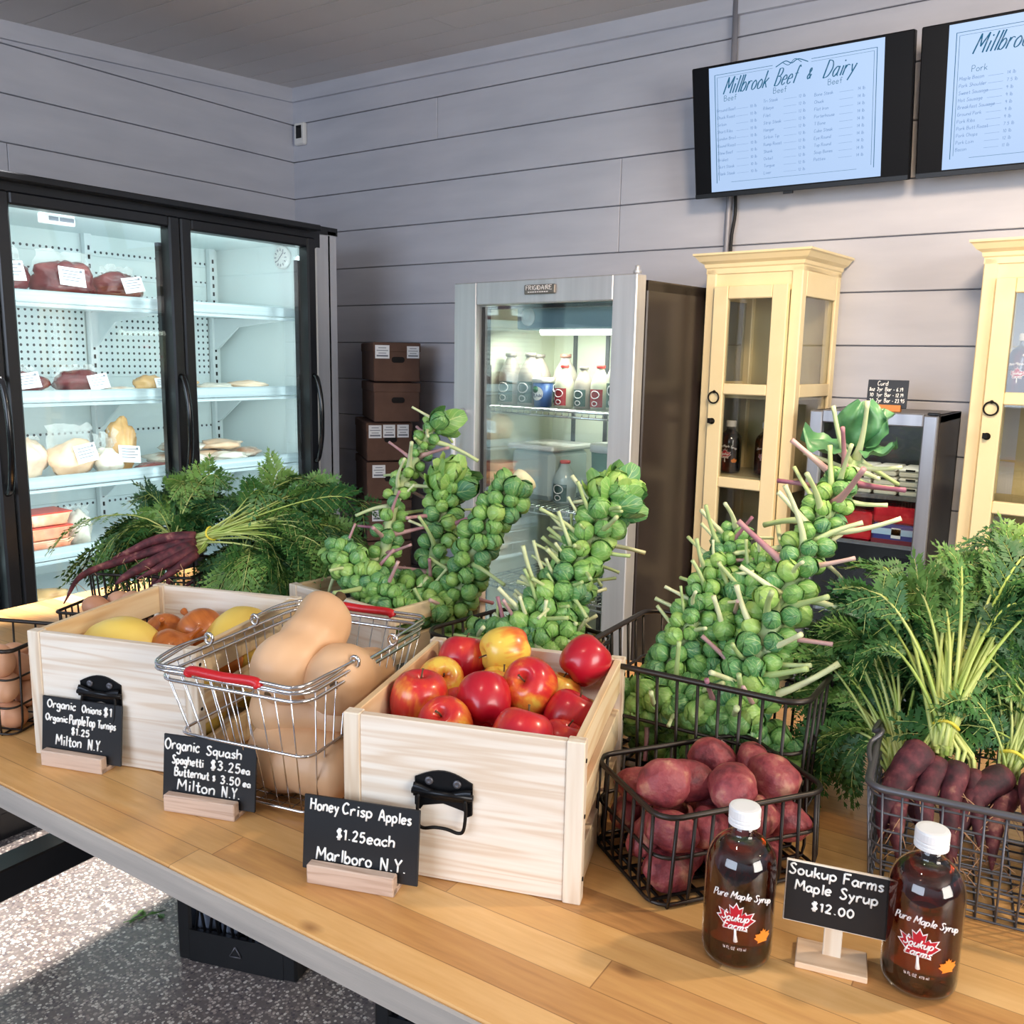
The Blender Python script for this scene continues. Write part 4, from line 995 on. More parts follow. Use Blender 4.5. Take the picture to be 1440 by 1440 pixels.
block('blue_pack', 'blue box with a light blue band under the red foil pack', 'food pack', .255, .12, .469, (.135, .14, .058), bluew, [('band', .036, .018, .134, 0, skyb), ('label', .033, .030, .026, 0, M_label), ('label_picture', .036, .016, .016, 0, M_hole), ('base_stripe', .007, .012, .134, 0, plain('maroon_stripe', S(120, 34, 50), .4))])
maroon = plain('maroon_pack', S(92, 28, 36), .4)
for k, (z, s) in enumerate(((.254, 'upper'), (.124, 'lower'))):
    block('cheese_pack', 'maroon pack with a pale label on the %s bottom shelf of the small fridge' % s, 'food pack', .255, .12, z, (.125, .14, .075), maroon,
          [('label', .038, .04, .118, 0, M_label), ('lettering', .044, .006, .08, -.01, M_ink), ('lettering', .032, .007, .09, -.008, M_hole), ('picture', .06, .014, .03, .035, M_hole), ('heading', .064, .01, .035, -.03, M_printwhite)])
block('black_pack', 'black glossy pack on the shelf above the maroon packs', 'food pack', .255, .13, .335, (.12, .12, .07), M_blackgloss)
# ---------------------------------------------------------------- the display table
TA = .05
tb = thing('display_table', 'long butcher block display table with a grey front edge', 'table', (-.90, .597, 0), TA)
mb = MB(); mb.box((.235, .535, TZ-.019), (3.18, 1.062, .038), 0, None, .003); mb.build('table_top', M_table, tb)
mb = MB(); mb.box((.235, .002, TZ-.0195), (3.18, .006, .037), 0, None, .0025); mb.build('front_edge', M_tableedge, tb)
mb = MB(); mb.box((.325, .12, TZ-.06), (2.8, .05, .045)); mb.box((.325, .95, TZ-.06), (2.8, .05, .045)); mb.build('apron', M_black, tb)
for s in (-1.095, 1.70):
    for y in (.11, .96): mb = MB(); mb.box((s, y, .41), (.075, .075, .82), 0, None, .004); mb.build('leg', M_black, tb)
    mb = MB(); mb.box((s, .535, .315), (.075, .775, .075), 0, None, .004); mb.build('stretcher', M_black, tb)
    mb = MB(); mb.box((s, -.155, .315), (.075, .46, .075), 0, None, .004); mb.build('stretcher', M_black, tb)

def milkcrate(loc, rz, label):
    t = thing('milk_crate', label, 'crate', loc, rz, 'black crates under the table'); w, d, h = .33, .33, .28
    mb = MB()
    for sx_ in (0, 1):
        for sy_ in (0, 1): mb.box((.02+(w-.04)*sx_, .02+(d-.04)*sy_, h/2), (.04, .04, h), 0, None, .006)
    for y in (.006, d-.006): mb.box((w/2, y, .045), (w-.07, .012, .085)); mb.box((w/2, y, h-.02), (w-.07, .012, .04))
    for x in (.006, w-.006): mb.box((x, d/2, .07), (.012, d-.07, .13)); mb.box((x, d/2, h-.02), (.012, d-.07, .04))
    for y in (.008, d-.008):
        for k in range(7): mb.tube([(.05+.04*k, y, .088), (.075+.04*k if k < 6 else .28, y, .245)], .004, 5); mb.tube([(.075+.04*k if k < 6 else .28, y, .088), (.05+.04*k, y, .245)], .004, 5)
    for x in (.008, w-.008):
        for k in range(6): mb.tube([(x, .05+.04*k, .13), (x, .08+.04*k, .245)], .004, 5); mb.tube([(x, .08+.04*k, .13), (x, .05+.04*k, .245)], .004, 5)
    mb.box((w/2, d/2, .012), (w-.02, d-.02, .012)); mb.build('crate_body', M_milkcrate, t)
    mb = MB()
    for k in range(3): a = PI/2+2*PI*k/3; b = a+2*PI/3; mb.tube([(w/2+.018*math.cos(a), -.001, .048+.018*math.sin(a)), (w/2+.018*math.cos(b), -.001, .048+.018*math.sin(b))], .0022, 5)
    mb.build('recycling_mark', M_wiregrey, t)
    mb = MB()
    for i in range(4):
        for j in range(4): mb.lathe([(.03, .02), (.033, .12), (.03, .20), (.014, .235), (.014, .25), (0, .25)], 12, 0, None, True, (.055+.073*i, .055+.073*j, 0))
    mb.build('glass_jars', plain('dim_glass', S(150, 160, 180), .08, .3), t)
milkcrate((-1.835, 1.175, 0), math.radians(20), 'black plastic milk crate on the floor, the one fully in view under the table')
milkcrate((-1.235, 1.255, 0), math.radians(16), 'black plastic milk crate at the bottom edge, mostly hidden by the table front')
t = thing('leaf_scrap', 'small green carrot leaf dropped on the terrazzo floor', 'leaf', (-2.05, 1.22, .002))
mb = MB(); rr_ = random.Random(4)
for k in range(9):
    a = rr_.uniform(0, 6.28); x, y = rr_.uniform(-.03, .03), rr_.uniform(-.05, .05)
    mb.add([(x, y, .001), (x+.02*math.cos(a), y+.02*math.sin(a), .006), (x+.03*math.cos(a+.3), y+.03*math.sin(a+.3), .003), (x+.016*math.cos(a+.8), y+.016*math.sin(a+.8), .004)], [(0, 1, 2, 3)])
mb.tube([(-.02, -.05, .003), (.0, 0, .004), (.02, .05, .003)], .0012, 5); mb.build('leaf_blade', M_frond, t)

# ---------------------------------------------------------------- pine crates
def pine_crate(loc, rz, label, w=.305, d=.322, h=.205, hardware=True):
    t = thing('wooden_crate', label, 'crate', loc, rz, 'pine crates on the table')
    for x in (-1, 1):
        for y in (-1, 1):
            mb = MB(); mb.box((x*(w/2-.011), y*(d/2-.009), h/2), (.022, .018, h), 0, None, .0012); mb.build('corner_post', M_pinev, t)
    mb = MB(); mb.box((0, -d/2+.008, h/2), (w-.044, .012, h-.002), 0, None, .001); fp = mb.build('front_panel', M_pine, t)
    mb = MB(); mb.box((0, d/2-.008, h/2), (w-.044, .012, h-.002), 0, None, .001); mb.build('back_panel', M_pine, t)
    for x in (-1, 1):
        for z0, z1 in ((.004, .053), (.079, .128), (.153, h-.001)):
            mb = MB(); mb.box((x*(w/2-.010), 0, (z0+z1)/2), (.010, d-.036, z1-z0), 0, None, .001); mb.build('side_slat', M_piney, t)
        mb = MB()
        for y in (-1, 1):
            for z in (.03, .11, .18): mb.lathe([(.0028, 0), (.0028, .001), (0, .0012)], 8, 0, T(x*w/2, y*(d/2-.009), z) @ RY(x*PI/2))
        mb.build('screws', M_iron, t)
    mb = MB(); mb.box((0, 0, .006), (w-.03, d-.03, .010)); mb.build('bottom_board', M_pine, t)
    if hardware:
        cx = -.020; y = -d/2
        mb = MB(); P = [(-.037, .098), (-.037, .134)]+[(-.037+.074*k/10, .134+.012*math.sin(PI*k/10)) for k in range(1, 10)]+[(.037, .134), (.037, .094), (.030, .090), (.026, .098), (0, .104), (-.026, .098), (-.030, .092)]
        mb.prism(P, 0, .0025, 0, T(cx, y+.002, 0) @ RX(PI/2)); pl = mb.build('handle_plate', M_hard, t)
        mb = MB()
        for x in (-.018, .018): mb.lathe([(.0055, 0), (.005, .0025), (.002, .0026), (0, .001)], 14, 0, T(cx+x, y-.0005, .132) @ RX(PI/2))
        mb.build('screws', M_wiregrey, pl)
        mb = MB(); vs = []; n = 13
        prof = [(0, 0), (-.004, .004), (-.007, 0), (-.006, -.010), (-.001, -.012)]
        for i in range(n):
            u = -.037+.074*i/(n-1); dz = .004*math.cos(2*PI*(i/(n-1)))
            for a, b in prof: vs.append((cx+u, y+a, .121+b+dz*(1 if b > -.005 else .2)))
        m_ = len(prof); fs = [(i*m_+k, (i+1)*m_+k, (i+1)*m_+k+1, i*m_+k+1) for i in range(n-1) for k in range(m_-1)]
        mb.add(vs, fs, 0, True); mb.tube([(cx-.039, y-.004, .118), (cx+.039, y-.004, .118)], .0042, 8); mb.build('spring_bar', M_hard, pl)
        mb = MB(); mb.tube(catmull([(cx-.030, y-.005, .115), (cx-.031, y-.007, .098), (cx-.029, y-.009, .078), (cx-.022, y-.009, .073), (cx-.008, y-.009, .076), (cx+.008, y-.009, .076), (cx+.022, y-.009, .073), (cx+.029, y-.009, .078), (cx+.031, y-.007, .098), (cx+.030, y-.005, .115)], 5), .0022, 8)
        mb.build('bail_handle', M_iron, pl)
    return t
CR = math.radians(20)
pine_crate((-.685, .940, TZ), CR, 'pale pine crate full of red apples at the front of the table')
pine_crate((-1.312, .866, TZ), CR, 'pale pine crate of onions and yellow squash, the leftmost crate')
pine_crate((-1.215, 1.285, TZ), math.radians(-5), 'pine crate at the back holding brussels sprout stalks', .30, .26, .185, False)

# ---------------------------------------------------------------- wire baskets
def wire_basket(label, loc, rz, wt, dt, wb, db, h, r_rim, r_w, nx, ny, rings, mat, rc=.03, nbot=True, group='wire baskets on the table'):
    t = thing('wire_basket', label, 'basket', loc, rz, group)
    mb = MB(); mb.tube([(x, y, h) for x, y in rrect(wt, dt, rc, 6)], r_rim, 10, 0, True); mb.build('rim', mat, t)
    mb = MB()
    def seg(ut, vt, ub, vb): mb.tube([(ut, vt, h), (ub, vb, .006), ], r_w, 6)
    for i in range(nx):
        f = -1+2*(i+.5)/nx if nx > 1 else 0
        for s in (-1, 1):
            a = (f*(wt/2-rc*.3), s*dt/2, h); b = (f*(wb/2-rc*.2), s*db/2, .012)
            mb.tube([a, (a[0]*.1+b[0]*.9, a[1]*.1+b[1]*.9, .02), (b[0], b[1]*.97, r_w), (b[0], 0, r_w)], r_w, 6)
    for j in range(ny):
        f = -1+2*(j+.5)/ny
        for s in (-1, 1):
            a = (s*wt/2, f*(dt/2-rc*.3), h); b = (s*wb/2, f*(db/2-rc*.2), .012)
            mb.tube([a, (a[0]*.1+b[0]*.9, a[1]*.1+b[1]*.9, .02), (b[0]*.97, b[1], r_w*2.6), (0, b[1], r_w*2.6)], r_w, 6)
    mb.build('wire_sides', mat, t)
    for q in rings:
        mb = MB(); w_, d_ = wb+(wt-wb)*q, db+(dt-db)*q; mb.tube([(x, y, max(h*q, r_w*2)) for x, y in rrect(w_-.004, d_-.004, rc, 6)], r_w*1.05, 6, 0, True); mb.build('ring_wire', mat, t)
    return t
wire_basket('low bronze wire basket full of red potatoes at the front of the table', (-.414, 1.032, TZ), math.radians(56), .238, .180, .245, .178, .117, .0036, .0024, 9, 7, (.0, .55), M_wire, .028)
wire_basket('large black wire basket of sprout stalks behind the potato basket', (-.515, 1.285, TZ), math.radians(3), .36, .31, .34, .29, .195, .0045, .0026, 11, 9, (.0, .6), M_wire, .035)
wire_basket('black wire basket of sprout stalks behind the apple crate', (-.848, 1.228, TZ), math.radians(-8), .265, .215, .25, .20, .168, .0040, .0024, 10, 8, (.0, .82), M_wire, .035)
cb = wire_basket('grey mesh wire basket of purple carrots at the right end of the table', (-.078, 1.212, TZ), math.radians(9), .34, .24, .32, .225, .142, .0046, .0014, 15, 10, (.0, .14, .30, .46, .62, .78, .92), M_wiregrey, .022)
mb = MB(); mb.tube(catmull([(-.17, -.06, .142), (-.176, -.03, .148), (-.176, .0, .150), (-.166, .012, .158), (-.166, .03, .158), (-.176, .04, .15), (-.172, .08, .15)], 5), .003, 8); mb.build('handle_hinge', M_wiregrey, cb)
wire_basket('black wire basket under the purple carrot bunches at the back left', (-1.784, 1.151, TZ), math.radians(29), .24, .21, .22, .19, .165, .0032, .0022, 9, 8, (.0, .6), M_wire, .012)
wire_basket('small black wire basket of brown eggs between pine crate and carrots', (-1.640, .955, TZ), math.radians(25), .19, .12, .18, .11, .135, .0030, .0018, 9, 6, (.0, .55), M_wire, .012)
wire_basket('black wire basket of brown eggs cut off by the left edge', (-1.622, .690, TZ), math.radians(25), .24, .155, .23, .15, .150, .0036, .0018, 5, 4, (.0, .33, .66), M_wire, .015)

sb = thing('shopping_basket', 'chrome wire shopping basket with red grips full of butternut squash', 'basket', (-1.010, .879, TZ), math.radians(14))
wt, dt, wb, db, h = .25, .345, .185, .235, .205
mb = MB()
for dz, sc_ in ((0, 1), (-.012, .985)): mb.tube([(x*sc_, y*sc_, h+dz) for x, y in rrect(wt, dt, .03, 6)], .0028, 8, 0, True)
mb.build('rim', M_chrome, sb)
mb = MB()
for i in range(9):
    f = -1+2*(i+.5)/9
    for s in (-1, 1): mb.tube([(f*(wt/2-.01), s*dt/2, h), (f*(wb/2-.006), s*db/2, .008), (f*(wb/2-.006), 0, .003)], .0010, 5)
for i in range(13):
    f = -1+2*(i+.5)/13
    for s in (-1, 1): mb.tube([(s*wt/2, f*(dt/2-.01), h), (s*wb/2, f*(db/2-.006), .008), (0, f*(db/2-.006), .005)], .0010, 5)
mb.build('wire_sides', M_chrome, sb)
for q in (.03, .5):
    mb = MB(); mb.tube([(x, y, h*q+.003) for x, y in rrect(wb+(wt-wb)*q+.003, db+(dt-db)*q+.003, .02, 5)], .0024, 8, 0, True); mb.build('ring_wire', M_chrome, sb)
for s, nm in ((-1, 'front'), (1, 'back')):
    mb = MB(); y1 = s*(dt/2+.004); yh = s*.055
    for o in (0, .0065):
        zz = h+.006+o
        mb.tube(catmull([(-wt/2-.003, yh, h+.012), (-wt/2-.005, yh+s*.02, h+.014), (-wt/2-.004, y1-s*.05, zz+.003), (-wt/2+.01, y1, zz), (-.06, y1+s*.003, zz), (.06, y1+s*.003, zz), (wt/2-.01, y1, zz), (wt/2+.004, y1-s*.05, zz+.003), (wt/2+.005, yh+s*.02, h+.014), (wt/2+.003, yh, h+.012)], 6), .0024, 8)
    for x in (-1, 1):
        mb.tube([(x*(wt/2+.002)+.007*math.cos(a), yh, h+.010+.008*math.sin(a)) for a in [2*PI*k/14 for k in range(14)]], .0026, 6, 0, True)
    hd = mb.build('swing_handle', M_chrome, sb)
    mb = MB(); mb.tube(catmull([(-.058, y1+s*.003, h+.004), (-.05, y1+s*.003, h+.0115), (0, y1+s*.004, h+.0105), (.05, y1+s*.003, h+.0115), (.058, y1+s*.003, h+.004)], 6), [.005]+[.0068]*23+[.005], 12); mb.build('red_grip', M_red, hd)['label'] = 'red plastic grip'

# ---------------------------------------------------------------- chalkboard signs
def chalk_sign(label, loc, rz, rows, w=.147, h=.095, bw=.112, r=.0013, blockm=M_blockwood, group='chalkboard price signs', lean=.11, bx=-.006, sc=1.0):
    t = thing('price_sign', label, 'sign', loc, rz, group)
    M = T(0, 0, .010) @ RX(-lean)
    mb = MB(); mb.box((0, .0, h/2), (w, .0035, h), 0, M, .0008); bd = mb.build('board', M_board, t)
    mb = MB(); f = lambda u, v: M @ V((u-w/2, -.0019, v)); rnd = random.Random(len(label))
    fit(mb, rows, w, h, f, r, rnd)
    mb.build('lettering', M_chalk, bd)
    mb = MB(); d_ = .030*sc; hh = .025*sc
    mb.box((bx, -.0095*sc, hh/2), (bw, .014*sc, hh), 0, None, .0015); mb.box((bx, .0105*sc, hh*.45), (bw, .012*sc, hh*.9), 0, None, .0015); mb.box((bx, 0, .004), (bw, .03*sc, .007)); mb.build('wooden_block', blockm, t)
    return t
chalk_sign('chalkboard sign for onions and turnips before the leftmost pine crate', (-1.298, .682, TZ), math.radians(20),
    [('Organic', .07, .43, .18, .135), ('Onions', .51, .75, .19, .125), ('$1', .78, .885, .20, .15), ('Organic', .05, .33, .40, .11), ('PurpleTop', .355, .675, .41, .15), ('Turnips', .71, .93, .41, .12),
     ('$1.25', .38, .61, .585, .12), ('Milton', .185, .51, .79, .17), ('N.Y.', .595, .77, .80, .17)])
chalk_sign('chalkboard sign for squash in front of the chrome shopping basket', (-1.022, .714, TZ), math.radians(21),
    [('Organic', .02, .395, .22, .165), ('Squash', .47, .85, .23, .14), ('Spaghetti', .10, .44, .43, .125), ('$3.25', .52, .845, .44, .15), ('ea', .85, .94, .44, .10), ('Butternut', .13, .505, .61, .125), ('$', .545, .575, .61, .08), ('3.50', .63, .84, .63, .13), ('ea', .87, .95, .63, .09),
     ('Milton', .165, .575, .82, .165), ('N.Y.', .65, .84, .835, .16)])
chalk_sign('chalkboard sign for apples in front of the apple crate', (-.727, .716, TZ), math.radians(21),
    [('Honey', .06, .31, .19, .15), ('Crisp', .34, .60, .19, .145), ('Apples', .655, .93, .20, .14), ('$1.25each', .295, .80, .53, .145), ('Marlboro', .125, .61, .84, .165), ('N.Y.', .685, .90, .85, .165)], .152, .094, .114)
chalk_sign('small chalkboard sign with an orange wood block on top of the display fridge', (-.637, 2.79, .52+.845), math.radians(2),
    [('Curd', .24, .50, .20, .15), ('8oz', .05, .18, .40, .14), ('2yr', .24, .38, .40, .14), ('Bar - 6.19', .44, .88, .40, .14), ('10', .07, .16, .60, .14), ('1yr', .24, .38, .60, .14), ('Bar - 12.19', .44, .90, .60, .14), ('20', .07, .17, .80, .14), ('2yr', .24, .38, .80, .14), ('Bar - 23.95', .44, .94, .80, .14)],
    .112, .082, .075, .0011, plain('orange_block_wood', S(222, 142, 72), .5), 'chalkboard price signs', .1, .004, .8)
ms = thing('price_sign', 'chalkboard maple syrup sign on a wooden T stand between two bottles', 'sign', (-.216, .918, TZ), math.radians(15), 'chalkboard price signs')
mb = MB(); mb.box((0, 0, .0035), (.073, .046, .007), 0, None, .001); mb.build('stand_base', M_standwood, ms)
mb = MB(); mb.box((0, .004, .05), (.019, .006, .088), 0, None, .0008); mb.build('stand_post', M_pinev, ms)
Ms = T(0, -.003, .042) @ RX(-.10)
mb = MB(); mb.box((0, .0, .034), (.106, .004, .068), 0, Ms, .0006); bd = mb.build('board_frame', M_pine, ms)
mb = MB(); mb.box((0, -.0018, .034), (.103, .002, .0655), 0, Ms, .0004); mb.build('board', M_board, ms)
mb = MB(); f = lambda u, v: Ms @ V((u-.053, -.0031, v)); rnd = random.Random(5)
fit(mb, [('Soukup', .03, .49, .21, .165), ('Farms', .555, .93, .22, .17), ('Maple', .10, .45, .46, .165), ('Syrup', .53, .89, .46, .165), ('$12.00', .27, .68, .74, .15)], .106, .068, f, .00110, rnd)
mb.build('lettering', M_chalk, bd)

# ---------------------------------------------------------------- maple syrup bottles
LEAF = [(0, 1), (.13, .74), (.30, .84), (.24, .44), (.40, .60), (.46, .48), (.78, .56), (.66, .30), (.86, .20), (.46, -.14), (.52, -.32), (.09, -.26)]
LEAF = LEAF+[(-x, y) for x, y in LEAF[:0:-1]]
def wrap_leaf(mb, R, u0, v0, s, off, m=0, stem=True):
    g = lambda u, v: V(((R+off)*math.sin(u/R), -(R+off)*math.cos(u/R), v)); n = len(LEAF); vs = []
    for q in (.0, .5, 1.0):
        for x, y in LEAF: vs.append(g(u0+x*s*q, v0+(y*q+.1*(1-q))*s))
    fs = [(j*n+i, j*n+(i+1) % n, (j+1)*n+(i+1) % n, (j+1)*n+i) for j in range(2) for i in range(n)]
    mb.add(vs, [f[::-1] for f in fs], m)
    if stem: mb.tube([g(u0, v0-.2*s), g(u0+.02*s, v0-.5*s), g(u0+.05*s, v0-.8*s)], [s*.05, s*.06, s*.10], 6, m)
def syrup(t, big=True):
    R = .0377
    prof = [(.001, .003), (.026, .001), (.034, .0025), (.0368, .007), (R, .014), (R, .104), (.0368, .113), (.0342, .1215), (.0300, .1290), (.0245, .1350), (.0180, .1395), (.0148, .1425), (.0140, .1460), (.0140, .160)]
    mb = MB(); mb.lathe(prof, 40); mb.build('glass_body', M_bottle, t)
    lq = [(0.0005, .0045), (.025, .0035), (.033, .006), (.0352, .010), (.0362, .016), (.0362, .103), (.0353, .112), (.0327, .1205), (.0288, .1275), (.0262, .1302), (.0, .1302)]
    mb = MB(); mb.lathe(lq, 40); mb.build('syrup', M_syrup, t)
    mb = MB(); mb.lathe([(.0155, .1530), (.0168, .1538), (.0168, .1568), (.0157, .1578), (.0168, .1590), (.0168, .1608), (.0159, .1618), (.0168, .1630), (.0168, .1710), (.0158, .1730), (.0120, .1736), (0, .1736)], 32, smooth=False); mb.build('cap', M_cap, t)
    mb = MB()
    wrap_leaf(mb, R, -.002, .058, .0248, .0003, 0); wrap_leaf(mb, R, -.002, .0584, .0222, .0006, 1, False)
    g = lambda u, v: V(((R+.0011)*math.sin(u/R), -(R+.0011)*math.cos(u/R), v))
    def arch(u, v): return g(u, v+.004*(1-((u+.002)/.026)**2))
    write(mb, 'Pure Maple Syrup', -.0275, .0835, .0078, arch, .00042, 0, .28, 5, 0, wscale=.80, weight=.8)
    write(mb, 'Soukup', -.0165, .0615, .0085, g, .00055, 0, .35, 5, 0, wscale=.82, weight=.5)
    write(mb, 'Farms', -.0145, .0520, .0085, g, .00055, 0, .35, 5, 0, wscale=.86, weight=.5)
    if big: write(mb, '16 FL OZ  473 ml', -.013, .0285, .0030, g, .00020, 0, 0, 4, 0, wscale=.84)
    mb.build('printed_label', [M_printwhite, M_leafred], t)
    mb = MB(); wrap_leaf(mb, R, .029, .040, .0125, .0006, 0, False); wrap_leaf(mb, R, .029, .0415, .0105, .0008, 0, False); st = mb.build('orange_sticker', M_orangelabel, t); st['label'] = 'small orange leaf sticker'
t = thing('maple_syrup_bottle', 'maple syrup bottle left of its sign, in front of the potato basket', 'bottle', (-.306, .873, TZ), math.radians(19), 'maple syrup bottles'); syrup(t)
t = thing('maple_syrup_bottle', 'maple syrup bottle right of its sign, in front of the carrot basket', 'bottle', (-.134, .945, TZ), math.radians(8), 'maple syrup bottles'); syrup(t)
shelf_bottle((-1.132, 2.85, 1.136), 'maple syrup bottle at the left on the cream cabinet shelf', math.radians(0))
shelf_bottle((-1.012, 2.86, 1.136), 'maple syrup bottle half hidden by the right door stile of the left cream cabinet', math.radians(15))
shelf_bottle((-.305, 2.87, 1.419), 'maple syrup bottle behind the glass of the right cream cabinet', math.radians(-10))
# ---------------------------------------------------------------- produce
rnd = random.Random(21)
def relax(items, iters, box=None, M=None, floor=0.0):
    """items: [position, radius, mobility]; box: half sizes in the frame M"""
    Mi = M.inverted() if M is not None else None
    for _ in range(iters):
        for i in range(len(items)):
            for j in range(i):
                a, b = items[i], items[j]; d = a[0]-b[0]; L_ = d.length; o = a[1]+b[1]-L_
                if o > 0 and L_ > 1e-6:
                    w = a[2]+b[2]; n = d/L_
                    if w > 0: a[0] = a[0]+n*o*a[2]/w*.6; b[0] = b[0]-n*o*b[2]/w*.6
        for a in items:
            if a[2] <= 0: continue
            if M is not None:
                q = Mi @ a[0]
                for k in range(2): q[k] = max(-box[k]+a[1], min(box[k]-a[1], q[k]))
                q.z = max(q.z, floor+a[1]); a[0] = M @ q
    return items

# apples
def apple_mesh(seed):
    r_ = random.Random(seed); prof = [(0, -.80), (.10, -.82), (.26, -.88), (.50, -.90), (.76, -.76), (.93, -.46), (1.0, -.12), (1.0, .18), (.93, .50), (.76, .78), (.50, .92), (.30, .90), (.16, .78), (.06, .66), (0, .64)]
    P = catmull([(a, b, 0) for a, b in prof], 2); seg = 30; vs = []; fs = []; ph = r_.uniform(0, 6)
    ax = r_.uniform(-.05, .05)
    for p in P:
        for k in range(seg):
            a = 2*PI*k/seg; lob = 1+.035*math.cos(5*a+ph)*max(0, -p.y+.2)+.03*math.cos(2*a+ph)
            vs.append((p.x*lob*math.cos(a)+ax*p.y, p.x*lob*math.sin(a), p.y*(1+.03*math.cos(5*a+ph)*(p.y < -.5))))
    n = len(P)
    for i in range(n-1):
        for k in range(seg): k2 = (k+1) % seg; fs.append((i*seg+k, i*seg+k2, (i+1)*seg+k2, (i+1)*seg+k))
    mb = MB(); mb.add([V(p)*.0365 for p in vs], fs, 0, True); return mb.mesh('apple', M_apple)
AM = [apple_mesh(k) for k in range(3)]
mb = MB(); mb.tube(catmull([(0, 0, .022), (.001, 0, .032), (.004, .001, .041)], 4), [.0012]*8+[.0018], 7); STM = mb.mesh('stem', M_stem)
def apple(loc, axis, s, label, group='apples in the pine crate', bias=.5):
    o = inst('apple', AM[rnd.randrange(3)], None, T(*loc) @ align(axis) @ RZ(rnd.uniform(0, 6)) @ Matrix.Scale(s, 4))
    tag(o, label, 'apple', group); o.color = (bias, .5, .5, 1); inst('stem', STM, o, Matrix.Identity(4)); return o
AC = T(-.685, .940, TZ) @ RZ(CR)
AP = [((-.768, .862, 1.040), (.1, 0, 1), 1.05, 'large red apple with a yellow shoulder, nearest the front left corner of the pine crate'),
      ((-.800, .955, 1.036), (.55, -.35, .5), .96, 'dull red apple lying on its side along the left wall of the apple crate'),
      ((-.812, 1.030, 1.048), (-.1, .3, .8), 1.0, 'solid red apple in the back left corner of the apple crate'),
      ((-.752, 1.068, 1.066), (-.45, -.75, -.1), 1.0, 'yellow apple flushed red, highest at the back of the crate'),
      ((-.715, .985, 1.020), (.1, .2, 1), .95, 'orange streaked apple just below the high yellow one'),
      ((-.685, .905, 1.044), (-.4, .5, .7), 1.03, 'orange red apple in the middle of the crate, no stem in view'),
      ((-.692, .845, 1.014), (.2, -.55, .75), .98, 'red apple with its stem pit towards the viewer, against the front board'),
      ((-.640, .975, 1.044), (.15, -.8, .55), 1.05, 'red apple with a yellow ring round its stem pit, right of centre'),
      ((-.622, 1.085, 1.048), (.4, .5, .6), .98, 'pinkish red apple in the back right corner of the apple crate'),
      ((-.585, .990, 1.018), (.3, .4, .9), .95, 'dark red apple against the right slats, under the pinkish one'),
      ((-.582, .878, 1.006), (0, .5, 1), 1.05, 'wide red apple at the front board, mostly below the edge'),
      ((-.660, 1.062, 1.018), (.2, .3, 1), .9, 'bright yellow apple between the pinkish and the ringed apple'),
      ((-.700, 1.060, 1.000), (.2, -.3, 1), .9, 'orange red apple tucked behind the high yellow apple'),
      ((-.545, .920, 1.000), (.2, .3, 1), .92, 'small visible slice of red apple in the front right corner'),
      ((-.745, .925, 1.000), (.2, .1, 1), .92, 'red apple deep between the dull red and the middle one')]
its = [[V(p), .0365*s*.95, .25] for p, a, s, l in AP]; nvis = len(its)
for zl in (.898, .955):
    for i in range(4):
        for j in range(4):
            its.append([AC @ V((-.105+.07*i+rnd.uniform(-.01, .01)+(.01 if zl > .9 else 0), -.115+.075*j+rnd.uniform(-.008, .008), zl-TZ)), .034, 1.0])
relax(its, 40, (.134, .146), AC, .012)
for k, (p, r, m) in enumerate(its):
    if k < nvis: apple(p, AP[k][1], AP[k][2], AP[k][3], bias=(.52, .60, .46, .74, .64, .56, .55, .56, .42, .46, .5, .82, .60, .48, .46)[k])
    else: apple(p, (rnd.uniform(-1, 1), rnd.uniform(-1, 1), 1), .93, 'red apple in the lower layers of the front pine crate', 'apples in the lower layers of the crate')

# red potatoes
def potato_mesh(seed):
    r_ = random.Random(seed); ex = (1.22+r_.uniform(-.12, .16), .98+r_.uniform(-.06, .06), .86)
    eyes = [V((r_.gauss(0, 1), r_.gauss(0, 1), r_.gauss(0, 1))).normalized() for _ in range(7)]
    def f(q):
        k = 1+.13*noise.noise(q*1.3+V((seed*5.0, 0, 0)))+.05*noise.noise(q*3+V((0, seed*3.0, 0)))
        for e in eyes:
            d = (q-e).length; k -= .09*math.exp(-(d/.12)**2)
        return k
    mb = MB(); mb.ball((0, 0, 0), tuple(.0290*x for x in ex), 26, 18, 0, None, f); return mb.mesh('potato', M_potato)
PM = [potato_mesh(k) for k in range(7)]
PC = T(-.414, 1.032, TZ) @ RZ(math.radians(56))
PO = [(-.482, .985, .968, 1.0, .2, 'red potato in the left corner of the bronze basket, at rim height'), (-.435, .930, .960, 1.12, .8, 'large red potato leaning on the left front rim'),
      (-.470, .905, .920, 1.0, 1.4, 'red potato pressed against the lower left front wires'), (-.440, 1.050, .958, .8, .3, 'small dark red potato behind the largest pair'),
      (-.424, 1.092, .980, 1.08, .5, 'red potato highest at the back of the basket'), (-.378, 1.108, .974, .95, 2.0, 'red potato at the back rim, right of the highest one'),
      (-.336, 1.100, .968, 1.15, 2.5, 'long red potato lying by the back right rim'), (-.398, .998, .982, 1.12, .7, 'large red potato in the middle of the basket'),
      (-.357, .990, .978, 1.12, 1.9, 'pale red potato near the middle, just above the front rim'), (-.322, 1.010, .955, .92, 1.2, 'red potato right of the pale one, below the right rim'),
      (-.288, 1.052, .938, .98, .4, 'red potato in the right corner seen through the wires'), (-.362, .905, .930, 1.05, 1.5, 'light red potato standing behind the front corner wires'),
      (-.405, .905, .915, 1.0, .2, 'red potato behind the front left wires, lower layer'), (-.385, .900, .888, .95, .9, 'lowest red potato at the front corner of the basket'),
      (-.300, 1.005, .900, .95, 2.2, 'red potato low at the right side behind the bottle')]
its = [[V(p[:3])-V((0, 0, .012)), .0265*p[3], .12] for p in PO]; nvis = len(its)
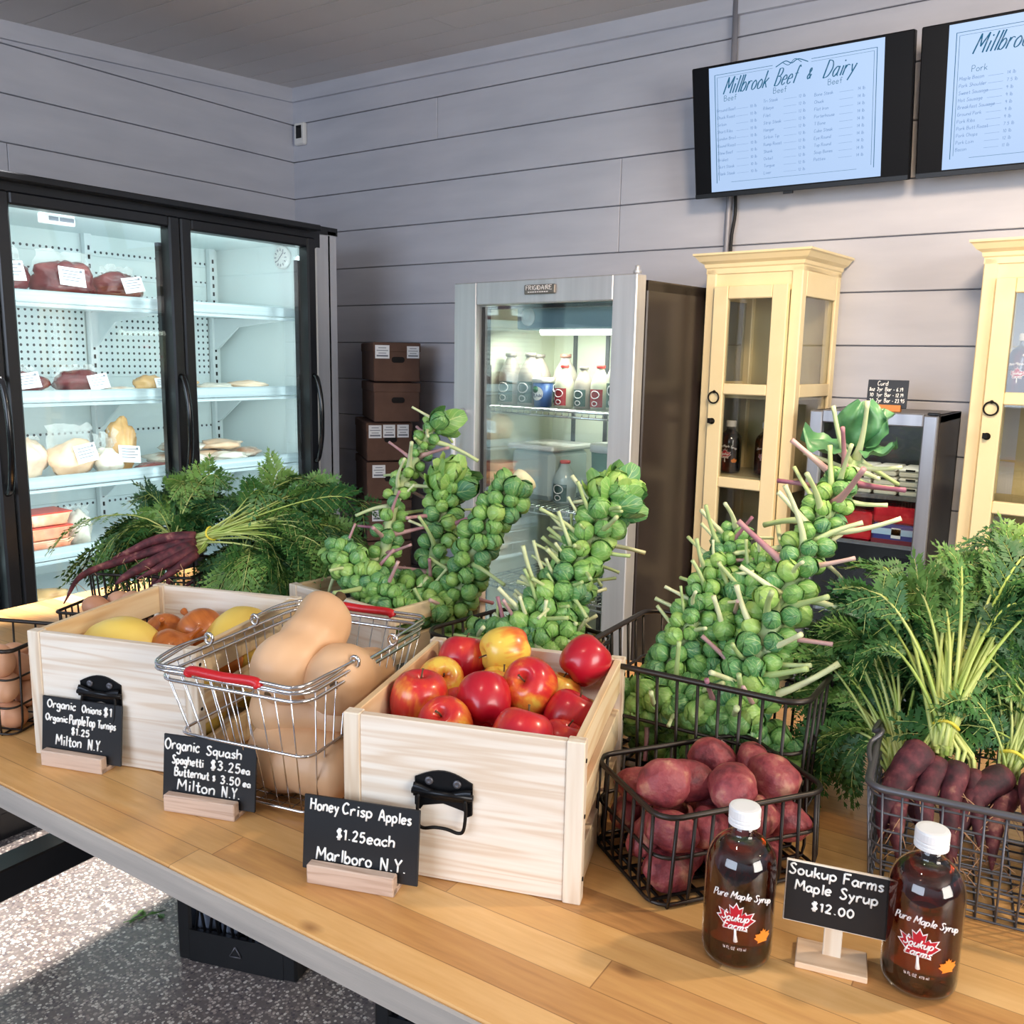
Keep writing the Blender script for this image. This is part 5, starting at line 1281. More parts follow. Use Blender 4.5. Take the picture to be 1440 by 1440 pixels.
for i in range(4):
    for j in range(3): its.append([PC @ V((-.078+.052*i, -.048+.048*j, .030)), .026, 1.0])
relax(its, 40, (.111, .080), PC, .003)
for k, (p, r, m) in enumerate(its):
    vis = k < nvis; s = PO[k][3]*.93 if vis else .86; a = PO[k][4] if vis else rnd.uniform(0, 6)
    o = inst('potato', PM[k % 7], None, T(*p) @ RZ(a) @ RY(rnd.uniform(-.4, .4)) @ RX(rnd.uniform(0, 6)) @ Matrix.Scale(s, 4))
    tag(o, PO[k][5] if vis else 'red potato in the lower layers of the bronze wire basket', 'potato', 'red potatoes in the basket' if vis else 'potatoes in the lower layers of the basket')

# squash and onions
def squash(loc, axis, s, label, bulb=.052, neck=.036, length=.20):
    t = thing('butternut_squash', label, 'squash', loc, 0, 'butternut squash in the shopping basket')
    M = align(axis) @ Matrix.Scale(s, 4)
    P = catmull([(0, -.055, 0), (bulb*.35, -.052, 0), (bulb*.8, -.034, 0), (bulb, .0, 0), (bulb*.88, .035, 0), (neck*1.06, .055, 0), (neck, .5*(.055+length-.092), 0), (neck*1.0, length-.092, 0), (neck*.90, length-.075, 0), (neck*.64, length-.063, 0), (neck*.3, length-.056, 0), (0, length-.055, 0)], 4)
    mb = MB(); seg = 34; vs = []; fs = []
    sd = rnd.uniform(0, 9)
    for p in P:
        for k in range(seg):
            a = 2*PI*k/seg; q = 1+.012*math.cos(10*a)+.05*noise.noise(V((math.cos(a), math.sin(a), p.y*14+sd))); vs.append((max(p.x, 0)*q*math.cos(a)+.02*noise.noise(V((0, sd, p.y*9))), max(p.x, 0)*q*math.sin(a), p.y))
    for i in range(len(P)-1):
        for k in range(seg): k2 = (k+1) % seg; fs.append((i*seg+k, i*seg+k2, (i+1)*seg+k2, (i+1)*seg+k))
    mb.add(vs, fs, 0, True, M); mb.build('fruit', M_squash, t)
    mb = MB(); mb.lathe([(.012, length-.062), (.011, length-.052), (.008, length-.045), (.009, length-.036), (0, length-.035)], 10, 0, M); mb.build('stem', M_stem, t)
    mb = MB(); mb.lathe([(.005, -.0563), (.007, -.053), (0, -.05)], 8, 0, M); mb.build('blossom_scar', M_stem, t)
squash((-.978, .825, 1.052), (-.22, .84, .42), 1.0, 'big butternut squash lying highest across the basket, neck to the back', .051, .045, .200)
squash((-.903, .868, 1.038), (-.42, .82, -.20), 1.0, 'round butternut bulb at the right rim with its scar in view', .052, .038, .19)
squash((-1.005, .835, .978), (.92, .30, .02), .95, 'butternut squash under the top one, only its pinkish bulb in view', .049, .038, .18)
squash((-.985, .812, .918), (.95, .28, .0), 1.0, 'large butternut squash at the bottom front, seen through the wires', .057, .048, .182)
squash((-1.035, .920, .922), (.1, .95, 0), .92, 'butternut squash at the bottom left side of the shopping basket', .050, .036, .16)
squash((-.965, .960, .925), (.1, .9, .2), .9, 'butternut squash hidden at the bottom back of the shopping basket', .048, .036, .16)
def yellow_squash(loc, axis, r, l, label):
    t = thing('spaghetti_squash', label, 'squash', loc, 0, 'yellow squash in the leftmost crate'); M = align(axis); sd = rnd.uniform(0, 9)
    mb = MB(); mb.ball((0, 0, 0), (r, r, l), 30, 20, 0, M, lambda q: 1+.015*math.cos(10*math.atan2(q.y, q.x))*(1-q.z*q.z)+.03*noise.noise(q+V((sd, 0, 0)))); mb.build('fruit', M_yellow, t)
    mb = MB(); mb.lathe([(.012, l-.004), (.007, l+.006), (.008, l+.016), (0, l+.017)], 10, 0, M); mb.build('stem', M_stem, t)
OC = T(-1.312, .866, TZ) @ RZ(CR)
def oc(x, y, z): return OC @ V((x, y, z))
yellow_squash(oc(-.062, -.060, .150), (.93, .34, .02), .056, .072, 'yellow spaghetti squash showing at the front left of the leftmost crate')
yellow_squash(oc(.085, .060, .150), (-.34, .93, .05), .053, .072, 'yellow spaghetti squash by the right wall of the leftmost crate')
yellow_squash(oc(.085, -.08, .072), (-.34, .93, 0), .050, .066, 'yellow spaghetti squash seen through the lower side slats, towards the front')
yellow_squash(oc(.085, .085, .065), (-.34, .93, 0), .048, .056, 'yellow spaghetti squash low in the back of the leftmost crate')
yellow_squash(oc(-.07, -.07, .062), (-.34, .93, 0), .050, .07, 'yellow spaghetti squash hidden at the bottom left of the leftmost crate')
yellow_squash(oc(-.075, .080, .062), (.34, .93, 0), .050, .062, 'yellow spaghetti squash hidden at the bottom back of the leftmost crate')
def onion(loc, axis, s, label):
    t = thing('onion', label, 'onion', loc, 0, 'onions in the leftmost crate'); M = Matrix.Identity(4); Mo = align(axis) @ Matrix.Scale(s, 4)
    mb = MB(); P = catmull([(0, -.038, 0), (.016, -.037, 0), (.034, -.024, 0), (.043, .0, 0), (.036, .022, 0), (.015, .035, 0), (.006, .042, 0), (.0045, .054, 0), (.006, .066, 0), (0, .064, 0)], 4)
    mb.lathe([(max(p.x, 0), p.y) for p in P], 28, 0, M); mb.build('bulb', M_onion, t).matrix_local = Mo
    mb = MB()
    for k in range(9): a = rnd.uniform(0, 6.28); mb.tube([M @ V((.003*math.cos(a), .003*math.sin(a), -.037)), M @ V((.012*math.cos(a), .012*math.sin(a), -.046))], .0005, 4)
    mb.build('root_hairs', M_root, t).matrix_local = Mo
onion(oc(.022, .040, .160), (-.8, .1, .35), 1.0, 'brown onion lying on its side in the middle of the leftmost crate')
onion(oc(.020, -.040, .150), (.3, .6, .5), .92, 'brown onion close to the front board, only its top in view')
onion(oc(-.055, .045, .148), (.5, -.4, .6), .85, 'papery brown onion with its neck turned to the middle onion')
onion(oc(.030, -.105, .140), (.3, .6, .7), .8, 'onion against the front board of the leftmost crate, below the edge')
onion(oc(.10, -.01, .138), (.3, .6, .7), .75, 'onion by the side slats between the two yellow squash')
t = thing('turnip', 'purple and white turnip behind the onions in the leftmost crate', 'turnip', oc(-.02, .105, .150))
mb = MB(); mb.lathe([(0, -.045), (.004, -.04), (.014, -.032), (.03, -.015), (.034, .0), (.028, .016), (.014, .025), (0, .026)], 24, 0, RX(.6)); mb.build('root', noisy('turnip_skin', [(.4, S(236, 222, 222)), (.6, S(170, 90, 130))], 12, 2, .4), t)
mb = MB(); mb.lathe([(.008, .022), (.006, .034), (0, .035)], 10, 0, RX(.6)); mb.build('leaf_stub', M_lstem, t)

# eggs
mb = MB(); mb.ball((0, 0, 0), (.0225, .0225, .029), 20, 14, 0, None, lambda q: 1-.06*q.z*(1-abs(q.z))-.05*max(0, q.z)*(1-q.z*q.z)); EGG = mb.mesh('egg', M_egg)
def eggs(M, bx, by, n, labels, group, top):
    its = [[M @ V(p), .0235, .15] for p in top]; 
    for k in range(n): its.append([M @ V((rnd.uniform(-bx, bx), rnd.uniform(-by, by), rnd.uniform(.03, .11))), .0235, 1.0])
    relax(its, 60, (bx, by), M, .004)
    for k, (p, r, m) in enumerate(its):
        o = inst('egg', EGG, None, T(*p) @ align((rnd.uniform(-1, 1), rnd.uniform(-1, 1), rnd.uniform(-.3, .5))))
        tag(o, labels[k] if k < len(labels) else labels[-1], 'egg', group if k < len(top) else group+', lower layers')
EM1 = T(-1.640, .955, TZ) @ RZ(math.radians(25)); EM2 = T(-1.622, .690, TZ) @ RZ(math.radians(25))
eggs(EM1, .085, .052, 14, ['brown egg at the left of the two in view above the crate edge', 'pinkish brown egg right of the other egg above the crate edge', 'brown egg showing between and behind the two front eggs', 'brown egg deep in the small wire basket'], 'eggs in the small wire basket', [(-.035, .0, .135), (.02, .012, .142), (-.005, .035, .138)])
eggs(EM2, .11, .068, 22, ['brown egg beside the crate post at the left edge, uppermost of the three', 'brown egg beside the crate post at the left edge, middle of the three', 'brown egg beside the crate post at the left edge, lowest of the three', 'brown egg inside the wire basket at the left edge'], 'eggs in the left basket', [(.075, -.045, .115), (.08, -.045, .075), (.085, -.045, .03)])

# brussels sprouts
def sprout_mesh(seed, loose=0.0):
    """a tight ball of overlapping leaves, each a bowed patch that wraps past the top"""
    r_ = random.Random(seed); mb = MB(); R = .0185; C0 = V((0, 0, .012))
    mb.ball(tuple(C0), (R*.86, R*.86, R*.9), 12, 8, 0)
    NL = 7
    for k in range(NL):
        az = k*2.4+r_.uniform(-.25, .25); layer = (NL-k)/NL; rad = R*(.90+.13*layer); nu, nv = 10, 9
        th0, th1 = .15, PI*(.98+.10*(1-layer))+r_.uniform(-.12, .05) if k > 1 else PI*r_.uniform(.72, .86); wm = r_.uniform(.82, 1.02)
        hd = V((math.cos(az), math.sin(az), 0)); sd = V((-math.sin(az), math.cos(az), 0)); vs = []; uv = []; fs = []
        for j in range(nv+1):
            v = j/nv; th = th0+(th1-th0)*v; ww = wm*max(.10, math.sin(PI*(.16+.80*v)))**.65
            for i in range(nu+1):
                u = i/nu*2-1; an = u*ww
                d = (hd*math.sin(th)-V((0, 0, 1))*math.cos(th))*math.cos(an)+sd*math.sin(an)
                edge = max(abs(u)**5, v**8); q = rad*(1+.055*edge+.015*math.sin(u*9+seed+k)*v-(.012 if abs(u) < .05 else 0)+((.10+loose*.5)*v**5 if k < 2 else 0)+loose*v**3*layer)
                vs.append(C0+d*q); uv.append((u/2+.5, v))
        for j in range(nv):
            for i in range(nu): a = j*(nu+1)+i; fs.append((a, a+1, a+nu+2, a+nu+1))
        mb.add(vs, fs, 0, True, None, uv)
    mb.tube([(0, 0, -.012), (0, 0, -.004)], .005, 6); return mb.mesh('sprout', M_sprout)
SM = [sprout_mesh(k) for k in range(5)]
HM = [sprout_mesh(k+20, .34+.08*k) for k in range(3)]
def stem_mesh(seed, mat):
    r_ = random.Random(seed); l = r_.uniform(.055, .09); b = r_.uniform(-.03, .035); c = r_.uniform(-.022, .022)
    P = bez((0, 0, 0), (0, c*.4, l*.4), (b*.6, c, l*.75), (b, c*1.4, l), 7); mb = MB()
    mb.tube(P, [.0074, .0052, .0042, .0036, .0033, .0031, .0031, .0034], 7, 0); return mb.mesh('leaf_stem', mat)
LM = [stem_mesh(k, M_lstem) for k in range(5)]; LP = [stem_mesh(k+9, M_pstem) for k in range(3)]
def cup_leaf(seed, w=.034, l=.055, cup=.5, mat=M_sprout):
    r_ = random.Random(seed); nu, nv = 12, 10; vs = []; uv = []; fs = []
    for j in range(nv+1):
        v = j/nv; ww = w*math.sin(PI*min(.97, .10+.86*v))**.6
        for i in range(nu+1):
            u = i/nu*2-1; x = u*ww; rr = (u*u)*cup*ww+.008*math.sin(u*7+seed)*v+.005*math.cos(v*9+u*4+seed)+.006*math.sin(v*14)*abs(u)**3
            vs.append((x, -rr+.02*v*v-.03*v**4*r_.uniform(.98, 1.02), v*l)); uv.append((u/2+.5, v))
    for j in range(nv):
        for i in range(nu): a = j*(nu+1)+i; fs.append((a, a+1, a+nu+2, a+nu+1))
    mb = MB(); mb.add(vs, fs, 0, True, None, uv); return mb.mesh('collar_leaf', mat)
CL = [cup_leaf(k, .03+.004*k, .05+.004*k, .5+.12*k) for k in range(3)]
BIGL = [cup_leaf(7, .044, .085, .10, M_crown), cup_leaf(8, .042, .075, .22, M_crown), cup_leaf(9, .036, .085, .15, M_crown)]
def stalk(label, path, n, nstem, r0=.017, r1=.010, size=(1.0, 1.0), purple=.25, head=0, stem_t=(0, 1), spread=1.0, leafy=0, cut=False, seed=0, stem_dir=None, skip=0.0, stem_len=1.0, top=1.0, k_size=.84):
    r_ = random.Random(seed+50); P = catmull(path, 6); base = P[0]
    t = thing('brussels_sprout_stalk', label, 'brussels sprouts', base, 0, 'brussels sprout stalks'); Q = [p-base for p in P]; N_ = len(Q)
    mb = MB(); mb.tube(Q, [r0+(r1-r0)*i/(N_-1) for i in range(N_)], 12); sk = mb.build('stalk', M_stalk, t)
    if cut:
        d = (Q[-1]-Q[-2]).normalized(); mb = MB(); mb.lathe([(r1*1.2, -.03), (r1*1.45, -.012), (r1*1.5, 0), (r1*1.2, .004), (0, .005)], 14, 0, T(*Q[-1]) @ align(d)); mb.build('cut_end', M_cut, t)
    def at(f):
        x = f*(N_-1); i = min(int(x), N_-2); q = x-i; return Q[i].lerp(Q[i+1], q), (Q[i+1]-Q[i]).normalized(), r0+(r1-r0)*f
    def frame(tn, a):
        u = tn.orthogonal().normalized() if abs(tn.z) > .99 else tn.cross(V((0, 0, 1))).normalized(); w = tn.cross(u); return (u*math.cos(a)+w*math.sin(a)).normalized()
    for k in range(n):
        f = skip+(top-skip)*(k+.5)/n; p, tn, rr = at(f); a = k*2.39996+r_.uniform(-.25, .25); d = frame(tn, a)
        s = (size[0]+(size[1]-size[0])*f)*r_.uniform(.84, 1.16)*k_size; d2 = (d+tn*r_.uniform(-.1, .3)).normalized()
        inst('sprout', SM[r_.randrange(5)], t, T(*(p+d*(rr*.7+.008*s*spread))) @ align(d2) @ RZ(r_.uniform(0, 6)) @ Matrix.Scale(s, 4))
    for k in range(nstem):
        f = stem_t[0]+(stem_t[1]-stem_t[0])*(k+.5)/nstem; p, tn, rr = at(f); a = k*2.39996+1.0+r_.uniform(-.4, .4); d = frame(tn, a)
        if stem_dir is not None: d = (d*.7+V(stem_dir)*r_.uniform(.4, 1.0)).normalized()
        d2 = (d+tn*r_.uniform(-.15, .55)).normalized(); pu = r_.random() < purple
        s = r_.uniform(.8, 1.25)*stem_len
        inst('leaf_stem', (LP[r_.randrange(3)] if pu else LM[r_.randrange(5)]), t, T(*(p+d*rr*.6)) @ align(d2) @ RZ(r_.uniform(0, 6)) @ Matrix.Scale(s, 4))
    for k in range(head):
        p, tn, rr = at(1.0-.035*(k//4)); a = k*1.75+.4*(k//4); d = frame(tn, a); o_ = 1.0 if k < 4 else 1.35
        inst('head_rosette', HM[k % 3], t, T(*(p+d*.016*o_-tn*.012*o_)) @ align((tn*(.9 if k < 4 else .35)+d).normalized()) @ RZ(r_.uniform(0, 6)) @ Matrix.Scale(r_.uniform(1.05, 1.4), 4))
    if head > 2: p, tn, rr = at(1.0); inst('head_rosette', HM[0], t, T(*(p-tn*.004)) @ align(tn) @ Matrix.Scale(1.4, 4))
    return t, at
stalk('tall thin sprout stalk with curling leaf stems reaching highest before the cardboard boxes', [(-1.199, 1.24, .93), (-1.205, 1.25, 1.028), (-1.233, 1.30, 1.12), (-1.259, 1.359, 1.21), (-1.252, 1.42, 1.294), (-1.232, 1.455, 1.372)], 56, 26, .015, .007, (1.02, .62), .35, 2, (.30, 1), seed=1)
stalk('sprout stalk with a leafy green head, behind the middle of the back crate', [(-1.143, 1.32, .93), (-1.148, 1.33, 1.014), (-1.171, 1.398, 1.155), (-1.180, 1.44, 1.255)], 58, 20, .016, .011, (1.0, 1.05), .6, 9, (.15, .8), seed=2)
stalk('upside down sprout stalk with a pale cut end, leaning right out of the back crate', [(-1.09, 1.29, .93), (-1.067, 1.319, 1.016), (-1.044, 1.344, 1.122), (-1.015, 1.384, 1.211), (-.985, 1.437, 1.268)], 78, 6, .014, .017, (.95, 1.15), .5, 0, (.05, .5), cut=True, top=.93, seed=3)
stalk('sprout stalk lying low across the front of the back crate', [(-1.10, 1.215, 1.01), (-1.17, 1.225, 1.045), (-1.24, 1.225, 1.080), (-1.312, 1.235, 1.12)], 70, 14, .015, .012, (1.0, 1.08), .4, 0, seed=4)
stalk('sprout stalk filling the right part of the back crate near its rim', [(-1.25, 1.30, 1.0), (-1.18, 1.30, 1.035), (-1.10, 1.29, 1.03), (-1.075, 1.27, 1.0)], 44, 8, .014, .012, (.95, 1.0), .5, 0, seed=5)
stalk('bristling sprout stalk with a big leafy head before the dark fridge side', [(-.84, 1.17, .93), (-.825, 1.19, 1.028), (-.806, 1.27, 1.093), (-.780, 1.344, 1.185), (-.760, 1.405, 1.275)], 76, 62, .016, .012, (1.0, 1.18), .08, 9, (.15, .92), stem_dir=(-.5, -.3, .1), seed=6)
stalk('sprout stalk at the back of the basket behind the apples, with pale stems', [(-.80, 1.25, .94), (-.79, 1.27, 1.05), (-.80, 1.34, 1.12), (-.815, 1.395, 1.185)], 52, 44, .015, .010, (.95, .85), .06, 0, (.1, 1), stem_dir=(-.6, .1, .1), seed=7)
stalk('sprout stalk lying level along the rim of the basket behind the apples', [(-.93, 1.20, 1.015), (-.86, 1.19, 1.02), (-.79, 1.20, 1.03), (-.745, 1.24, 1.04)], 56, 18, .014, .012, (.95, 1.0), .1, 0, seed=8)
stalk('left sprout stalk of the large basket with cut stems at its top', [(-.585, 1.20, .93), (-.572, 1.21, 1.00), (-.548, 1.25, 1.09), (-.535, 1.32, 1.165), (-.527, 1.373, 1.232)], 98, 34, .017, .009, (1.0, .72), .12, 0, (.45, 1), seed=9, stem_len=.85)
tS, atS = stalk('tallest sprout stalk, crowned with a big green leaf, before the small display fridge', [(-.470, 1.21, .93), (-.445, 1.22, 1.018), (-.424, 1.272, 1.115), (-.409, 1.366, 1.215), (-.392, 1.45, 1.305), (-.378, 1.495, 1.352)], 96, 64, .021, .010, (1.30, .66), .2, 0, (.12, 1), seed=10, stem_len=1.15, top=.86)
p, tn, rr = atS(1.0)
for k, (dv, s, rz) in enumerate((((-.85, -.25, .18), .95, 2.9), ((.10, -.25, .9), .95, 3.0), ((.75, -.3, .15), .70, 3.4), ((.35, .2, .9), .8, 0.4))):
    inst('crown_leaf', BIGL[k % 3], tS, T(*(p+V(dv)*.012+V((0, 0, .008)))) @ align(dv) @ RZ(rz) @ Matrix.Scale(s, 4))['label'] = 'broad dark green crown leaf'
stalk('sprout stalk lying across the front of the large wire basket', [(-.645, 1.20, .95), (-.575, 1.185, .985), (-.490, 1.19, 1.00), (-.41, 1.20, 1.00)], 84, 16, .017, .014, (1.05, 1.1), .3, 0, (.3, 1), seed=11)
stalk('sprout stalk filling the bottom right of the large wire basket', [(-.60, 1.235, .905), (-.51, 1.20, .91), (-.43, 1.21, .915), (-.375, 1.25, .95)], 70, 5, .016, .014, (1.0, 1.05), .3, 0, seed=12)
stalk('sprout stalk between the two upright ones of the large basket', [(-.53, 1.25, .95), (-.51, 1.26, 1.05), (-.485, 1.31, 1.13), (-.465, 1.37, 1.19)], 84, 24, .016, .011, (1.05, .9), .35, 0, (.4, 1), seed=13)

# purple carrots
def root_mesh(P, r, seed, mat=M_carrot):
    r_ = random.Random(seed); P = catmull(P, 5); n = len(P); mb = MB(); R_ = []
    for i in range(n):
        f = i/(n-1); q = (1-f)**.62 if f > .06 else .82+.18*f/.06
        R_.append(max(.0012, r*q*(1+.07*noise.noise(V((seed*2.0, f*14, 0)))+.02*math.sin(f*60+seed))))
    mb.tube(P, R_, 14); return mb
def rootlets(P, r, seed, n):
    r_ = random.Random(seed+77); P = catmull(P, 5); mb = MB()
    for k in range(n):
        p = P[r_.randrange(len(P)//4, len(P))]; d = V((r_.uniform(-1, 1), r_.uniform(-1, 1), r_.uniform(-1, .3))).normalized()*r_.uniform(.012, .04)
        mb.tube(catmull([p, p+d*.5+V((0, 0, .004)), p+d+V((r_.uniform(-.01, .01), r_.uniform(-.01, .01), -.008))], 4), [.0007]*8+[.0003], 4)
    return mb
def leaflet(mb, p, d, nrm, l, w):
    s = d.cross(nrm).normalized()*w
    vs = [p, p+d*l*.30+s*.55, p+d*l*.62+s*1.0, p+d*l*.58+s*.35, p+d*l, p+d*l*.58-s*.35, p+d*l*.62-s*1.0, p+d*l*.30-s*.55]
    mb.add(vs, [(0, 1, 2, 3), (0, 3, 4, 5), (0, 5, 6, 7)], 0)
def frond(base, P, seed, size=1.0, bare=.42, pet=.0021):
    """one carrot leaf: bare leaf stalk, then feathery pinnae; P in local space"""
    r_ = random.Random(seed); mb = MB(); n = len(P)
    mb.tube(P, [pet*(1-.72*i/(n-1)) for i in range(n)], 5, 1)
    Ltot = sum((P[i+1]-P[i]).length for i in range(n-1)); side0 = V((r_.gauss(0, 1), r_.gauss(0, 1), .2)); npair = 10
    for k in range(npair+1):
        f = bare+(1-bare)*k/npair; x = f*(n-1); i = min(int(x), n-2); p = P[i].lerp(P[i+1], x-i); t = (P[i+1]-P[i]).normalized()
        s = (side0-t*side0.dot(t)).normalized(); nr = t.cross(s).normalized()
        if k == npair: dirs = [(t, 1.0)]
        else: dirs = [((t*.62+s*sg*.8+nr*r_.uniform(-.15, .2)).normalized(), 1.0) for sg in (-1, 1)]
        ln = (.054 if k else .040)*size*math.sin(PI*min(1, .30+.62*(1-k/npair)))*r_.uniform(.8, 1.15)
        if k == npair: ln = .026*size
        for d, _ in dirs:
            sd = d.cross(nr).normalized(); m = 5; q = V((0, 0, -ln*.25))
            mb.tube([p, p+d*ln*.6+q*.3, p+d*ln+q], .0005, 3, 1, caps=False)
            for j in range(m+1):
                g = (j+.8)/(m+.8); c = p+d*ln*g+q*g*g; ll = ln*.40*(1-.55*g)+.005
                if j == m: leaflet(mb, c, d, nr, ll*1.0, ll*.26)
                else:
                    for sg in (-1, 1): leaflet(mb, c, (d*.6+sd*sg*.8+nr*r_.uniform(-.25, .35)).normalized(), (nr+sd*r_.uniform(-.4, .4)).normalized(), ll, ll*.23)
    return mb
def bunch(label, crown, axis, roots, targets, nleaf, seed, size=1.0, tie=True, bare=.42, spread=.05, rl=6, pet=.0021, group='purple carrot bunches'):
    r_ = random.Random(seed); t = thing('carrot_bunch', label, 'carrots', crown, 0, group); C_ = V(crown); ax = V(axis).normalized()
    for k, (pts, r) in enumerate(roots):
        L_ = [V(p)-C_ for p in pts]; c = root_mesh(L_, r, seed*10+k).build('carrot', M_carrot, t)
        if rl: rootlets(L_, r, seed*10+k, rl).build('rootlets', M_root, c)
        cr_ = L_[0]; d = (L_[0]-L_[1]).normalized(); mb = MB()
        for q in range(4): e = V((r_.uniform(-1, 1), r_.uniform(-1, 1), r_.uniform(-1, 1)))*.006; mb.tube([cr_+d*-.002+e*.6, cr_+d*.02+e, cr_*.3+ax*.02+e*.8], .0024, 6)
        mb.build('leaf_bases', M_petiole, c)
    if tie:
        u = ax.orthogonal().normalized(); w = ax.cross(u); mb = MB()
        mb.tube([ax*.022+(u*math.cos(a)+w*math.sin(a))*.015+ax*.003*math.sin(2*a) for a in [2*PI*k/20 for k in range(20)]], .0022, 7, 0, True); mb.build('tie', M_tie, t)
    for k in range(nleaf):
        tg = targets[k % len(targets)]; e = V((r_.gauss(0, 1), r_.gauss(0, 1), r_.gauss(0, .8)))*spread
        q = V(tg)-C_+e; L_ = q.length; st = V((r_.uniform(-1, 1), r_.uniform(-1, 1), r_.uniform(-1, 1)))*.009
        p1 = st+(ax*.75+q.normalized()*.35+V((r_.uniform(-.2, .2), r_.uniform(-.2, .2), 0))).normalized()*L_*.45; p2 = q*.78+V((0, 0, .03+.12*L_))+ax*.02
        P = bez(st-ax*.01, p1, p2, q, 10); fr_ = frond(None, P, seed*100+k, size*r_.uniform(.85, 1.2), bare+r_.uniform(-.06, .06), pet); fr_.build('carrot_leaf', [M_frond, M_petiole], t)
    return t
bunch('main bunch of fat purple carrots leaning over the front of the grey mesh basket', (-.172, 1.225, 1.018), (-.02, .45, .9),
      [([(-.192, 1.205, 1.008), (-.208, 1.172, .985), (-.218, 1.138, .945), (-.217, 1.122, .905)], .0225), ([(-.187, 1.215, .99), (-.205, 1.165, .965), (-.20, 1.125, .93), (-.195, 1.115, .895)], .0165),
       ([(-.172, 1.208, .996), (-.178, 1.165, .965), (-.168, 1.130, .93), (-.165, 1.125, .90)], .0165), ([(-.150, 1.212, .996), (-.150, 1.170, .960), (-.140, 1.138, .92), (-.135, 1.13, .895)], .016),
       ([(-.135, 1.225, .985), (-.122, 1.185, .955), (-.112, 1.16, .92)], .014)],
      [(-.195, 1.39, 1.165), (-.263, 1.345, 1.160), (-.140, 1.44, 1.20), (-.189, 1.50, 1.195), (-.12, 1.40, 1.14), (-.24, 1.36, 1.13), (-.17, 1.42, 1.16), (-.13, 1.36, 1.16)], 70, 1, 1.0, True, .56, .042, 9, .0034)
bunch('carrot bunch whose leaves hang over the left end of the grey mesh basket', (-.232, 1.255, .955), (-.15, .25, .95),
      [([(-.232, 1.245, .945), (-.225, 1.20, .915), (-.210, 1.165, .885)], .014), ([(-.222, 1.26, .94), (-.19, 1.21, .91), (-.15, 1.18, .885)], .014)],
      [(-.345, 1.338, 1.080), (-.314, 1.297, 1.00), (-.359, 1.366, 1.008), (-.30, 1.30, .96), (-.28, 1.36, 1.07), (-.335, 1.28, .95), (-.30, 1.38, 1.12)], 52, 2, .95, False, .48, .04, 3, .003)
bunch('bunch of hairy purple carrots at the right edge of the picture', (-.098, 1.262, .985), (.15, .35, .9),
      [([(-.100, 1.245, .985), (-.128, 1.200, .962), (-.142, 1.160, .915), (-.135, 1.14, .89)], .020), ([(-.092, 1.25, .965), (-.10, 1.19, .94), (-.095, 1.15, .90)], .017), ([(-.07, 1.25, .985), (-.06, 1.19, .965), (-.05, 1.14, .92), (-.045, 1.13, .89)], .018), ([(-.05, 1.26, .97), (-.02, 1.20, .94), (.0, 1.16, .90)], .016)],
      [(-.114, 1.43, 1.109), (-.06, 1.40, 1.12), (-.12, 1.36, 1.06), (-.03, 1.38, 1.06), (-.02, 1.45, 1.16), (-.09, 1.47, 1.18)], 56, 3, 1.0, True, .40, .045, 26)
bunch('carrot bunch upright at the back of the grey mesh basket, leaves only in view', (-.03, 1.285, .96), (0, .2, 1), [([(-.03, 1.28, .955), (-.01, 1.24, .92), (.02, 1.21, .885)], .015)],
      [(-.10, 1.42, 1.15), (-.02, 1.44, 1.18), (.05, 1.42, 1.12), (-.16, 1.44, 1.16), (-.22, 1.42, 1.15), (-.20, 1.36, 1.03), (-.14, 1.38, 1.04), (-.09, 1.39, 1.02), (-.25, 1.36, 1.02)], 64, 4, 1.1, False, .38, .05, 2)
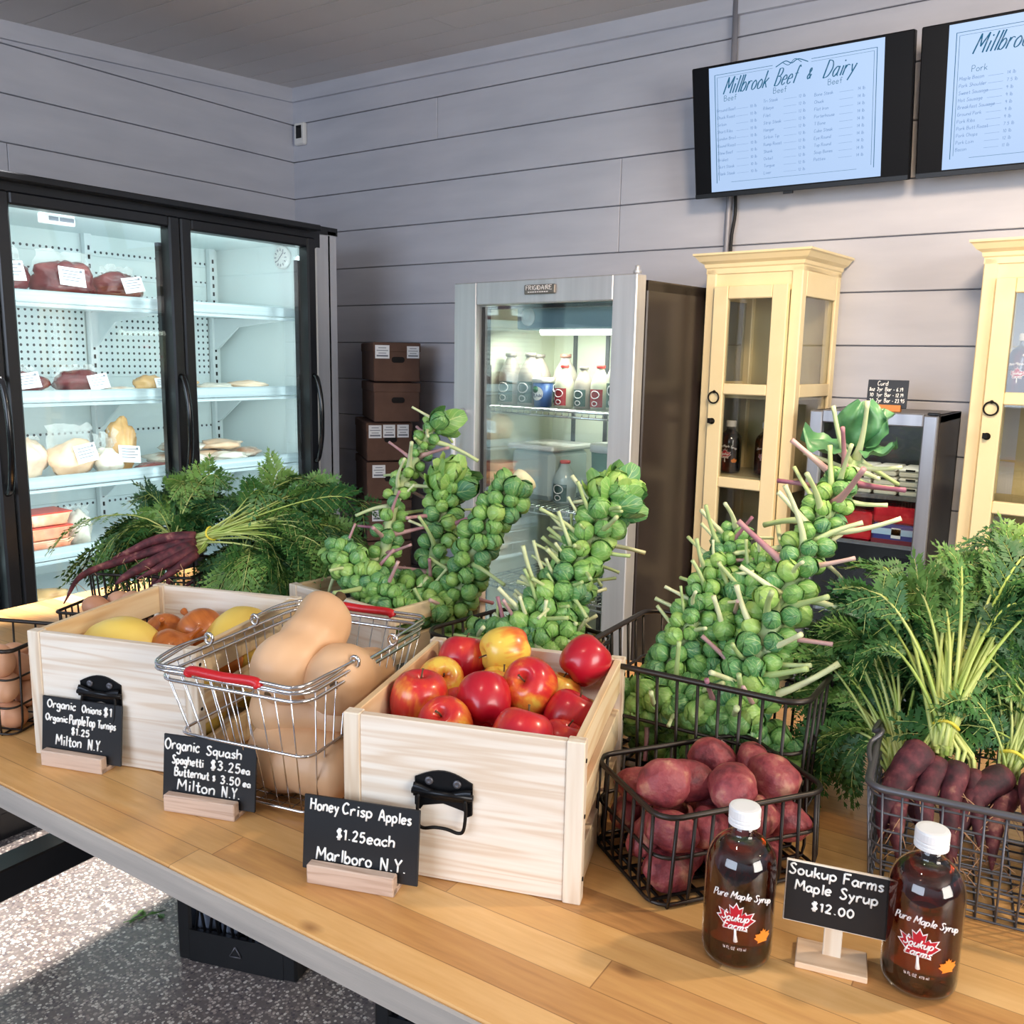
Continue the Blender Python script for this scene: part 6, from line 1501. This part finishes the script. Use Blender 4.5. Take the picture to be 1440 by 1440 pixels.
bunch('bunch of slim purple carrots lying across the top of the back left basket, yellow tie', (-1.650, 1.165, 1.105), (.80, .40, .35),
      [([(-1.665, 1.160, 1.105), (-1.72, 1.105, 1.10), (-1.76, 1.06, 1.075), (-1.785, 1.035, 1.06)], .0135), ([(-1.662, 1.158, 1.095), (-1.71, 1.085, 1.078), (-1.735, 1.03, 1.06)], .0145),
       ([(-1.660, 1.150, 1.088), (-1.69, 1.075, 1.062), (-1.712, 1.02, 1.035), (-1.72, 1.00, 1.02)], .016), ([(-1.655, 1.150, 1.082), (-1.665, 1.08, 1.055), (-1.69, 1.03, 1.03)], .014),
       ([(-1.645, 1.145, 1.072), (-1.645, 1.09, 1.045), (-1.660, 1.05, 1.02)], .012), ([(-1.672, 1.155, 1.10), (-1.76, 1.06, 1.06), (-1.79, .97, 1.035), (-1.72, .89, 1.003)], .0125)],
      [(-1.519, 1.344, 1.155), (-1.43, 1.334, 1.11), (-1.46, 1.30, 1.13), (-1.42, 1.27, 1.06), (-1.50, 1.32, 1.10), (-1.44, 1.38, 1.17)], 46, 5, 1.0, True, .50, .04, 5, .0026)
bunch('carrot bunch behind the top one, its leaves spread to the left', (-1.800, 1.20, 1.07), (-.2, .15, .9), [([(-1.80, 1.195, 1.06), (-1.76, 1.16, 1.02), (-1.73, 1.12, .97)], .014), ([(-1.81, 1.19, 1.06), (-1.80, 1.15, 1.0), (-1.79, 1.12, .96)], .014)],
      [(-1.90, 1.22, 1.125), (-1.89, 1.16, 1.10), (-1.87, 1.15, 1.06), (-1.841, 1.26, 1.14), (-1.90, 1.12, 1.05), (-1.75, 1.30, 1.15), (-1.80, 1.26, 1.12), (-1.90, 1.06, 1.01)], 50, 6, 1.0, False, .36, .04, 2)
bunch('carrot bunch hanging its leaves over the right side of the back left basket', (-1.60, 1.235, 1.055), (.5, .3, .6), [([(-1.61, 1.23, 1.05), (-1.67, 1.19, 1.02), (-1.72, 1.16, .98)], .014)],
      [(-1.475, 1.223, 1.03), (-1.415, 1.269, 1.05), (-1.491, 1.172, .985), (-1.602, 1.37, 1.15), (-1.52, 1.24, 1.03), (-1.45, 1.25, .98), (-1.66, 1.34, 1.14), (-1.53, 1.22, .96), (-1.60, 1.20, .98), (-1.66, 1.22, 1.0)], 70, 7, 1.0, False, .36, .04, 2)
